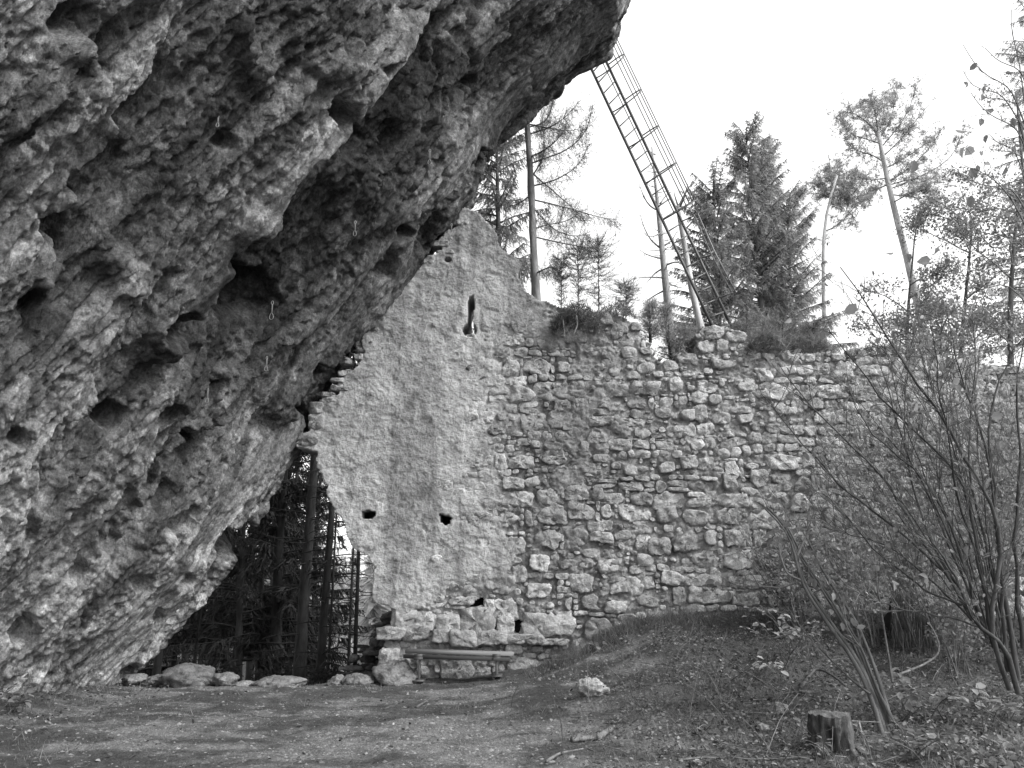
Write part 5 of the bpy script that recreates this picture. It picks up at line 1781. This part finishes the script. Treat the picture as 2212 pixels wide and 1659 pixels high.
el = empty('elder_shrub', at(1925, 1588, 8.15), 'leaning old shrub of bundled fibrous stems behind the stump', 'shrub')
ES = [([(1916, 1600), (1897, 1533), (1879, 1481), (1851, 1421), (1802, 1358), (1760, 1295), (1729, 1253), (1722, 1200), (1708, 1144), (1655, 1095)], .045, 0.5),
      ([(1936, 1600), (1907, 1533), (1865, 1428), (1844, 1376), (1795, 1295), (1760, 1246), (1729, 1204), (1708, 1141), (1683, 1113), (1638, 1085)], .036, 0.9),
      ([(1930, 1560), (1890, 1480), (1862, 1400), (1830, 1350), (1812, 1300), (1790, 1280)], .02, 0.2),
      ([(1925, 1560), (1900, 1470), (1870, 1390), (1850, 1340), (1800, 1270), (1765, 1215), (1750, 1170), (1735, 1150)], .022, 0.7),
      ([(1928, 1474), (1920, 1420), (1907, 1341), (1893, 1246), (1885, 1180)], .013, 0.8),
      ([(1880, 1500), (1840, 1470), (1800, 1430), (1740, 1370), (1700, 1310)], .012, 0.9),
      ([(1729, 1253), (1700, 1240), (1685, 1200), (1680, 1165)], .012, 0.1), ([(1729, 1255), (1690, 1270), (1640, 1266), (1590, 1268)], .009, 0.3), ([(1722, 1200), (1745, 1150), (1760, 1100), (1752, 1080)], .012, 0.0)]
tw = MB()
ends = []
for (pl, r0, dY) in ES:
    st = MB()
    P = resample(vpath(pl, 8.2, dY), 18)
    for q in range(3 if r0 > 0.03 else 1):
        off = rng.normal(0, r0 * 0.55, 3) if q else np.zeros(3)
        st.tube(P + off * np.linspace(1, 0.6, 18)[:, None], r0 * (0.62 if r0 > 0.03 else 1) * np.linspace(1, 0.3, 18), 8, rng.uniform(0.9, 1.7), 0.3, cap=False)
    part('stem', st, M['bark'], el)
    twiggy(tw, P, 7, 0.42, 0.006, 0.7, 0.35, 2, 1.5, 0.4, ends)
part('twigs', tw, M['twig'], el, kind='stuff')
lf = MB()
E = np.array([e[0] for e in ends])
i = rng.integers(0, len(E), 150)
leaves(lf, E[i] + rng.normal(0, 0.06, (150, 3)), rng.normal(0, 0.7, (150, 3)) + np.array([0, 0, -0.6]), rng.uniform(0.05, 0.11, 150), rng.uniform(0.6, 1.3, 150))
part('foliage', lf, M['leaf'], el, kind='stuff')

# tree standing just outside the right edge whose twigs reach into the sky
ed = empty('edge_hazel', at(2290, 1500, 7.6), 'thin branched tree at the right edge with a few large pale leaves', 'tree')
P = to_ground(vpath([(2300, 1500), (2285, 1100), (2262, 800), (2244, 500), (2222, 300), (2200, 250)], 7.6))
b = MB()
b.tube(resample(P, 14), np.linspace(0.05, 0.014, 14), 8, 0.9, 0.15)
part('trunk', b, M['bark'], ed, True)
tw, lf = MB(), MB()
ends, LIMBS = [], []
for pl in ([(2222, 290), (2180, 180), (2132, 169), (2108, 145), (2079, 94)], [(2225, 300), (2160, 195), (2120, 197), (2089, 181), (2081, 153)], [(2235, 400), (2203, 275), (2160, 260), (2124, 240), (2097, 200)],
           [(2222, 290), (2215, 150), (2167, 138), (2148, 126), (2128, 104)], [(2240, 480), (2190, 310), (2150, 318), (2138, 290)], [(2240, 500), (2180, 390), (2130, 430), (2060, 470)], [(2250, 600), (2200, 500), (2150, 560), (2095, 470), (2072, 400)],
           [(2222, 290), (2200, 120), (2180, 60), (2185, 20)], [(2255, 700), (2170, 600), (2110, 640), (2060, 560)], [(2245, 560), (2190, 430), (2120, 360), (2085, 420)]):
    Q = resample(vpath(pl, 7.6, rng.uniform(-1.2, 0.3)), 12)
    br = MB()
    br.tube(Q, np.linspace(0.009, 0.003, 12), 5, 1.2, cap=False)
    part('limb', br, M['twig'], ed)
    LIMBS.append(Q)
    twiggy(tw, Q, 5, 0.3, 0.0035, 0.5, 0.3, 1, 1.2, 0.3, ends)
LIMB = np.concatenate(LIMBS)
LP = [(2116, 325), (2120, 255), (2140, 245), (2083, 317), (2103, 318), (2096, 362), (2112, 356), (2130, 389), (2131, 412), (2098, 422), (2140, 356), (2190, 325), (2175, 360), (1975, 345), (2062, 280), (1930, 545), (1960, 548), (2040, 560), (2135, 620), (2030, 540), (2010, 560), (1850, 655), (2045, 790), (2055, 800), (2070, 815), (1980, 870), (2140, 900)]
X = at([p[0] for p in LP], [p[1] for p in LP], 7.2 + rng.uniform(-0.4, 0.5, len(LP)))
for p in X:
    d = np.linalg.norm(LIMB - p, axis=1)
    a_ = LIMB[np.argmin(d)]
    m_ = (a_ + p) / 2 + np.array([0, 0, 0.06]) + rng.normal(0, 0.03, 3)
    tw.tube(resample([a_, m_, p], 7), np.linspace(0.0032, 0.0016, 7), 3, 1.3, cap=False)
part('twigs', tw, M['twig'], ed, kind='stuff')
leaves(lf, X, rng.normal(0, 0.5, (len(LP), 3)) + np.array([-0.3, 0, -0.4]), rng.uniform(0.085, 0.15, len(LP)), rng.uniform(0.8, 1.2, len(LP)), 0.35, aspect=0.75)
E = np.array([e[0] for e in ends])
i = rng.integers(0, len(E), 26)
leaves(lf, E[i], rng.normal(0, 0.6, (26, 3)) + np.array([-0.2, 0, -0.6]), rng.uniform(0.05, 0.1, 26), rng.uniform(0.7, 1.2, 26), 0.35, aspect=0.7)
part('foliage', lf, M['paleleaf'], ed, kind='stuff')

TG = 'twiggy thicket in front of the right part of the wall'
for lab, x, y, ns, H, lean, nl, ls, tn in (
        ('twiggy leafy shrub at the left end of the thicket, close to the bare wall', 4.1, 11.9, 12, 1.9, (-0.12, -0.1), 806, 0.06, 1.49),
        ('dense twiggy shrub behind the leaning old stems', 4.9, 11.4, 16, 2.5, (-0.2, -0.1), 1240, 0.06, 1.49),
        ('tall twiggy shrub against the wall behind the hazel', 5.9, 12.0, 19, 3.7, (-0.1, -0.05), 1860, 0.06, 1.69),
        ('tall leafy shrub against the wall near the right edge', 7.0, 11.8, 19, 4.6, (-0.1, -0.05), 2852, 0.065, 1.69),
        ('dense leafy shrub at the far right of the thicket', 7.9, 11.2, 19, 4.9, (-0.1, -0.05), 3224, 0.065, 1.62),
        ('high leafy shrub rising behind the wall end at the right', 8.3, 12.4, 16, 5.6, (-0.12, 0.0), 2604, 0.065, 1.76),
        ('low bushy shrub under the hazel stems', 5.5, 10.2, 13, 1.6, (-0.15, -0.1), 930, 0.055, 1.35),
        ('low shrub at the right edge under the hazel', 6.9, 10.3, 13, 2.1, (-0.1, -0.1), 1116, 0.06, 1.49),
        ('rounded dark leafy bush at the wall foot, left of the dry curtain', 4.4, 12.5, 12, 1.5, (-0.1, -0.1), 1116, 0.06, 0.81)):
    shrub('thicket_shrub', lab, (x, y), ns, H, lean, 0.42, nl, ls, ('twig', 'leaf'), 0.010, TG, 9, 1.3, tn, sub=3)

# dry curtain of hanging grass and roots over the dark hollow
cu = MB()
n = 1500
vx = rng.uniform(1925, 2045, n)
P = at(vx, rng.uniform(1270, 1375, n), 11.2 + rng.uniform(-0.35, 0.2, n))
sprays(cu, P, np.array([0, -0.05, -1.0]) + rng.normal(0, 0.12, (n, 3)), rng.uniform(0.15, 0.5, n), 0.010, rng.uniform(0.4, 1.4, n))
hb = boulder_mb(at(1985, 1345, 11.6), (0.9, 0.8, 0.9), 77, 14, tone=0.4)
cu.add(hb.v[0], None, hb.q[0], 0.45)
single('root_curtain', cu, M['litter'], at(1985, 1420, 11.3), 'dark hollow root plate hung with dry grass under the thicket', 'root plate')

# young broad leaved plants
def herb(label, vx, vy, Y, n, size, spread, h, tone, mt='leaf', name='leafy_plant', group=None, flat=0.35):
    g = at(vx, vy, hit(vx, vy))
    g[2] = float(ground_h(g[:1], g[1:2])[0])
    root = empty(name, g, label, 'plant', group)
    st, lf = MB(), MB()
    k = max(3, n // 6)
    for q in range(k):
        az = rng.uniform(0, 6.3)
        P = limb(g + np.array([rng.normal(0, spread * 0.25), rng.normal(0, spread * 0.25), 0]), az, h * rng.uniform(0.6, 1.2), rng.uniform(0.7, 1.4), rng.uniform(0.0, 0.6), 6, 0.1)
        st.tube(P, np.linspace(0.006, 0.002, 6), 4, 0.9, cap=False)
        m = max(1, n // k)
        s = rng.uniform(0.4, 1.0, m) * 4.99
        i = s.astype(int)
        X = P[i] + (P[i + 1] - P[i]) * (s - i)[:, None]
        az2 = rng.uniform(0, 6.3, m)
        D = np.stack([np.cos(az2), np.sin(az2), rng.normal(-0.1, 0.3, m)], -1)
        leaves(lf, X + D * 0.03, D, size * rng.uniform(0.6, 1.2, m), tone * rng.uniform(0.7, 1.3, m), 0.25, flat, 0.72)
    part('stems', st, M['twig'], root, kind='stuff')
    part('leaves', lf, M[mt], root, kind='stuff')
    return root


HG = 'young leafy plants on the right'
herb('pale leaved seedling above the stump, leftmost of the bright ones', 1960, 1560, 7.7, 40, 0.11, 0.3, 0.6, 1.0, 'paleleaf', group=HG)
herb('pale leaved seedling between the shrub base and the hazel', 2030, 1560, 7.9, 44, 0.11, 0.35, 0.55, 1.0, 'paleleaf', group=HG)
herb('pale leaved plant at the foot of the hazel', 2150, 1570, 7.7, 46, 0.11, 0.4, 0.5, 1.0, 'paleleaf', group=HG)
herb('low pale plant in front of the old shrub base', 1990, 1640, 7.4, 30, 0.1, 0.3, 0.35, 0.95, 'paleleaf', group=HG)
herb('leafy twig cluster lit on the left of the old stems', 1720, 1420, 9.4, 90, 0.1, 0.5, 0.9, 1.5, 'leaf', group=HG)
herb('small leafy plant with three round leaves left of the old stems', 1660, 1470, 9.0, 24, 0.1, 0.35, 0.45, 1.7, 'leaf', group=HG)
herb('leafy seedling growing against the left side of the stump', 1778, 1634, 7.5, 16, 0.06, 0.15, 0.25, 0.9, 'leaf', group=HG)
herb('leafy seedling growing against the right side of the stump', 1868, 1640, 7.5, 22, 0.07, 0.2, 0.3, 1.1, 'leaf', group=HG)
herb('pair of pale lobed leaves in front of the stump', 1838, 1632, 7.5, 8, 0.12, 0.1, 0.12, 1.1, 'paleleaf', group=HG)
herb('low leafy plant on the mound right of the bench', 1280, 1412, 11.9, 40, 0.08, 0.4, 0.3, 1.2, 'leaf', group=HG)
herb('dim leafy plant at the left edge under the cliff', 15, 1540, 9.6, 70, 0.09, 0.5, 0.4, 0.7, 'leaf', 'edge_plant')

fm = MB()
n = 2600
x = rng.uniform(3.2, 5.6, n)
y = rng.uniform(6.3, 7.6, n)
k = (x - 3.2) / 2.4 + (7.6 - y) / 1.3 * 0.3 > rng.uniform(0.2, 0.9, n)
x, y = x[k], y[k]
P = np.stack([x, y, ground_h(x, y) + rng.uniform(0.02, 0.22, len(x))], -1)
leaves(fm, P, rng.normal(0, 0.7, (len(x), 3)) + np.array([0, -0.3, 0.2]), rng.uniform(0.03, 0.07, len(x)), rng.uniform(0.8, 1.6, len(x)), 0.2, 0.5)
single('ground_cover', fm, M['leaf'], (4.4, 7.0, 0), 'low ferny ground cover in the lower right corner', 'plants', kind='stuff')

# ------------------------------------------------------------------ stump, fallen wood
sg = at(1815, 1634, hit(1815, 1634))
gz = float(ground_h(sg[:1], sg[1:2])[0])
stp = empty('tree_stump', (sg[0], sg[1] + 0.17, gz), 'cut grey tree stump with hollow flaking front in the leaf litter', 'stump')
n, m = 72, 26
th = np.linspace(0, 2 * math.pi, n, endpoint=False)
hh = np.linspace(-0.06, 0.31, m)
TH, HH = np.meshgrid(th, hh, indexing='ij')
dn = np.stack([np.cos(TH) * 2, np.sin(TH) * 2, HH * 0.9], -1)
flare = 1 + 0.55 * np.exp(-np.maximum(HH, 0) / 0.07) * (0.5 + 0.5 * np.sin(TH * 5 + 1.0))
rad = 0.16 * flare * (1 + 0.10 * fbm(dn, 3, 201) + 0.10 * fbm(np.stack([np.cos(TH) * 7, np.sin(TH) * 7, HH * 2.5], -1), 4, 202, 0.7, True) + 0.05 * fbm(np.stack([np.cos(TH) * 22, np.sin(TH) * 22, HH * 4], -1), 2, 205))
hol = np.exp(-(((TH - 4.25) / 0.30) ** 2 + ((HH - 0.09) / 0.12) ** 2) ** 2) + 0.8 * np.exp(-(((TH - 4.95) / 0.16) ** 2 + ((HH - 0.05) / 0.10) ** 2) ** 2)
rad = rad * (1 - 0.62 * hol)
SV = np.stack([sg[0] + rad * np.cos(TH), sg[1] + 0.17 + rad * np.sin(TH), gz + HH + 0.03 * np.where(HH > 0.29, fbm(dn * 2, 2, 203), 0)], -1)
ii, jj = np.meshgrid(np.arange(n), np.arange(m - 1), indexing='ij')
i2 = (ii + 1) % n
SQ = np.stack([ii * m + jj, i2 * m + jj, i2 * m + jj + 1, ii * m + jj + 1], -1).reshape(-1, 4)
b = MB()
b.add(SV.reshape(-1, 3), None, SQ, (0.62 + 0.3 * fbm(np.stack([np.cos(TH) * 6, np.sin(TH) * 6, HH * 2], -1), 3, 204)).ravel())
part('trunk_base', b, M['oldwood'], stp)
b = MB()
topv = SV[:, -1, :]
ctr = topv.mean(0)
mid_ = ctr + (topv - ctr) * 0.55 + np.array([0, 0, 0.01])
V = np.concatenate([topv, mid_, ctr[None]])
ar = np.arange(n)
b.add(V, np.stack([n + ar, n + (ar + 1) % n, np.full(n, 2 * n)], -1), np.stack([ar, (ar + 1) % n, n + (ar + 1) % n, n + ar], -1), 0.85)
part('cut_top', b, M['oldwood'], stp)
FW = 'fallen sticks on the ground'
stick('arched fallen bough lying on the litter left of the old stems', [(1729, 1490), (1764, 1464), (1795, 1470), (1827, 1486)], [9.0, 9.3, 9.3, 9.1], 0.022, 0.012, lift=np.array([0, 0.10, 0.07, 0.0]), tone=0.7)
stick('pale curved branch rising from the litter under the hazel', [(1935, 1460), (1999, 1435), (2034, 1411), (2027, 1379), (2006, 1344)], 9.4, 0.015, 0.006, tone=1.6, on_ground=False)
stick('short pale log on the gravel right of centre, left of two', [(1235, 1604), (1270, 1600), (1300, 1598)], [8.0, 8.0, 8.05], 0.03, 0.02, name='fallen_log', tone=1.5)
stick('short pale log lying askew, right of two on the grass', [(1290, 1602), (1306, 1590), (1322, 1580)], [7.9, 8.1, 8.4], 0.035, 0.025, name='fallen_log', tone=1.3)
for lab, pts, Y, r, tn in (('forked thin stick on the soil left of the bench foot', [(830, 1534), (868, 1519), (886, 1506)], [9.6, 10.0, 10.3], 0.012, 0.7),
                           ('stubby stick beside the forked one', [(900, 1530), (920, 1518), (928, 1512)], [9.7, 10.0, 10.1], 0.018, 0.9),
                           ('long straight stick across the litter above the stump', [(1600, 1516), (1680, 1512), (1760, 1508), (1830, 1512)], [8.6, 8.6, 8.6, 8.6], 0.01, 1.4),
                           ('second long stick in the litter left of the stump', [(1500, 1548), (1600, 1540), (1700, 1544)], [8.2, 8.3, 8.3], 0.009, 1.2),
                           ('thin twig lying on top of the stump', [(1762, 1556), (1810, 1556), (1900, 1560)], [7.85, 7.85, 7.9], 0.007, 1.6),
                           ('leaning stick resting on the right of the stump', [(1856, 1560), (1866, 1600), (1888, 1650)], [7.8, 7.65, 7.4], 0.007, 1.7),
                           ('stick lying at the bottom edge right of centre', [(1465, 1645), (1520, 1640), (1570, 1642)], [7.4, 7.4, 7.4], 0.012, 1.3),
                           ('stick in the lower middle grass', [(1180, 1648), (1210, 1630), (1260, 1620)], [7.5, 7.6, 7.7], 0.014, 1.3),
                           ('bent twig standing in the grass on the mound', [(1560, 1520), (1545, 1480), (1520, 1440), (1505, 1425)], [9.0, 9.1, 9.2, 9.3], 0.006, 1.4)):
    onb = not ('top of the stump' in lab or 'resting' in lab or 'bent twig' in lab)
    stick(lab, pts, Y, r, r * 0.5, 'stick', 'oldwood', tn, onb, 'stick', FW)

# ------------------------------------------------------------------ what covers the ground
def place(n, xr, yr, fn):
    x = rng.uniform(*xr, n)
    y = yr[0] + (yr[1] - yr[0]) * rng.uniform(0, 1, n)
    keep = rng.uniform(0, 1, n) < fn(x, y)
    x, y = x[keep], y[keep]
    return x, y, ground_h(x, y)


gv = MB()
def f_gr(x, y):
    a, p = gravel_amount(x, y)
    return np.clip(0.10 * a + 0.9 * a * p, 0, 1) * (y < 12.6)
x, y, z = place(42000, (-8, 3.2), (6.8, 12.6), f_gr)
n = len(x)
r = rng.gamma(2.0, 0.0042, n) + 0.004
oc = np.array([[1, 0, -0.1], [0, 1, -0.1], [-1, 0, -0.1], [0, -1, -0.1], [0, 0, 0.45]], float)
V = np.stack([x, y, z], -1)[:, None, :] + oc[None] * (r[:, None, None] * rng.uniform(0.6, 1.3, (n, 5, 1)))
bq = np.arange(n)[:, None] * 5
T = np.concatenate([bq + np.array([[i, (i + 1) % 4, 4]]) for i in range(4)])
gv.add(V.reshape(-1, 3), T, None, np.repeat(rng.uniform(0.35, 1.25, n), 5))
single('gravel', gv, M['pebble'], (-1, 9, 0), 'loose pale gravel scattered over the trodden yard', 'gravel', kind='stuff')

gs = MB()
def f_g(x, y):
    a, p = gravel_amount(x, y)
    P = np.stack([x, y, 0 * x], -1)
    clump = sstep(-0.1, 0.5, fbm(P * 0.9, 3, 301))
    return np.clip((1 - a) * 0.75 * (0.35 + clump) + a * (1 - p) * 0.22 * sstep(0.1, 0.5, fbm(P * 1.3, 3, 302)) + 0.8 * np.exp(-((y - 12.7) / 0.4) ** 2) * (x > 0.2), 0, 1) * (y < 12.95) * (1 - 0.5 * sstep(3.0, 4.5, x) * (y < 9.5))
x, y, z = place(110000, (-8, 9), (6.8, 12.95), f_g)
n = len(x)
Dv = rng.normal(0, 0.55, (n, 3)) + np.array([0, -0.1, 1.0])
wf = np.exp(-((y - 12.7) / 0.35) ** 2) * (x > 0.2)
tu = sstep(0.15, 0.5, fbm(np.stack([x, y, 0 * x], -1) * 1.9, 3, 303))
sprays(gs, np.stack([x, y, z - 0.005], -1), Dv, rng.uniform(0.03, 0.10, n) * (1 + 1.3 * wf + 1.0 * tu), 0.006, rng.uniform(0.6, 1.9, n) * (1 + 0.35 * tu))
# weeds and tussocks along the wall foot
n = 5200
x = rng.uniform(0.3, 5.5, n)
x = x[fbm(np.stack([x * 1.6, 0 * x, 0 * x], -1), 3, 305) + rng.uniform(-0.3, 0.5, n) > 0]
n = len(x)
y = 12.86 - np.abs(rng.normal(0, 0.22, n))
sprays(gs, np.stack([x, y, ground_h(x, y) - 0.01], -1), rng.normal(0, 0.45, (n, 3)) + np.array([0, -0.25, 1.0]), rng.uniform(0.08, 0.34, n), 0.007, rng.uniform(0.6, 1.8, n))
single('grass', gs, M['grass'], (2, 10, 0), 'short rough grass over the mound and in patches of the yard', 'grass', kind='stuff')

lt = MB()
def f_l(x, y):
    a, p = gravel_amount(x, y)
    return np.clip((1 - a) * 0.9 + 0.025, 0, 1) * (y < 12.9)
x, y, z = place(38000, (-7.5, 8.5), (6.8, 12.9), f_l)
n = len(x)
leaves(lt, np.stack([x, y, z + rng.uniform(0.0, 0.03, n)], -1), rng.normal(0, 1, (n, 3)) * np.array([1, 1, 0.35]), rng.uniform(0.02, 0.06, n), rng.gamma(5.0, 0.22, n) + (rng.random(n) < 0.06) * 1.3, 0.35, 0.45)
single('leaf_litter', lt, M['litter'], (3, 9.5, 0), 'dry fallen leaves carpeting the mound below the thicket', 'leaf litter', kind='stuff')

tg = MB()
x, y, z = place(900, (-1.0, 8.0), (6.9, 12.7), lambda x, y: sstep(-0.5, 2.5, x))
for k in range(len(x)):
    az = rng.uniform(0, 6.3)
    e = rng.choice([rng.uniform(-0.05, 0.2), rng.uniform(0.5, 1.3)], p=[0.65, 0.35])
    P = limb((x[k], y[k], z[k] + 0.01), az, rng.uniform(0.15, 0.7), e, e * 0.6, 5, 0.12)
    tg.tube(P, np.linspace(0.005, 0.002, 5), 3, rng.uniform(0.5, 1.8), cap=False)
single('twig_litter', tg, M['twig'], (3, 9.5, 0), 'fine dead twigs strewn over the litter on the right', 'twigs', kind='stuff')

hb_ = MB()
x, y, z = place(13000, (-0.5, 6.5), (7.2, 12.8), lambda x, y: np.clip(sstep(-0.2, 1.5, x) * (0.25 + sstep(0.0, 0.5, fbm(np.stack([x, y, 0 * x], -1) * 1.1, 3, 310))), 0, 1))
n = len(x)
leaves(hb_, np.stack([x, y, z + rng.uniform(0.02, 0.13, n)], -1), rng.normal(0, 1, (n, 3)) * np.array([1, 1, 0.5]), rng.uniform(0.02, 0.055, n), rng.uniform(0.45, 1.4, n), 0.2, 0.4, 0.75)
single('low_herbs', hb_, M['leaf'], (3, 10, 0), 'low leafy herbs growing through the litter of the mound', 'herbs', kind='stuff')
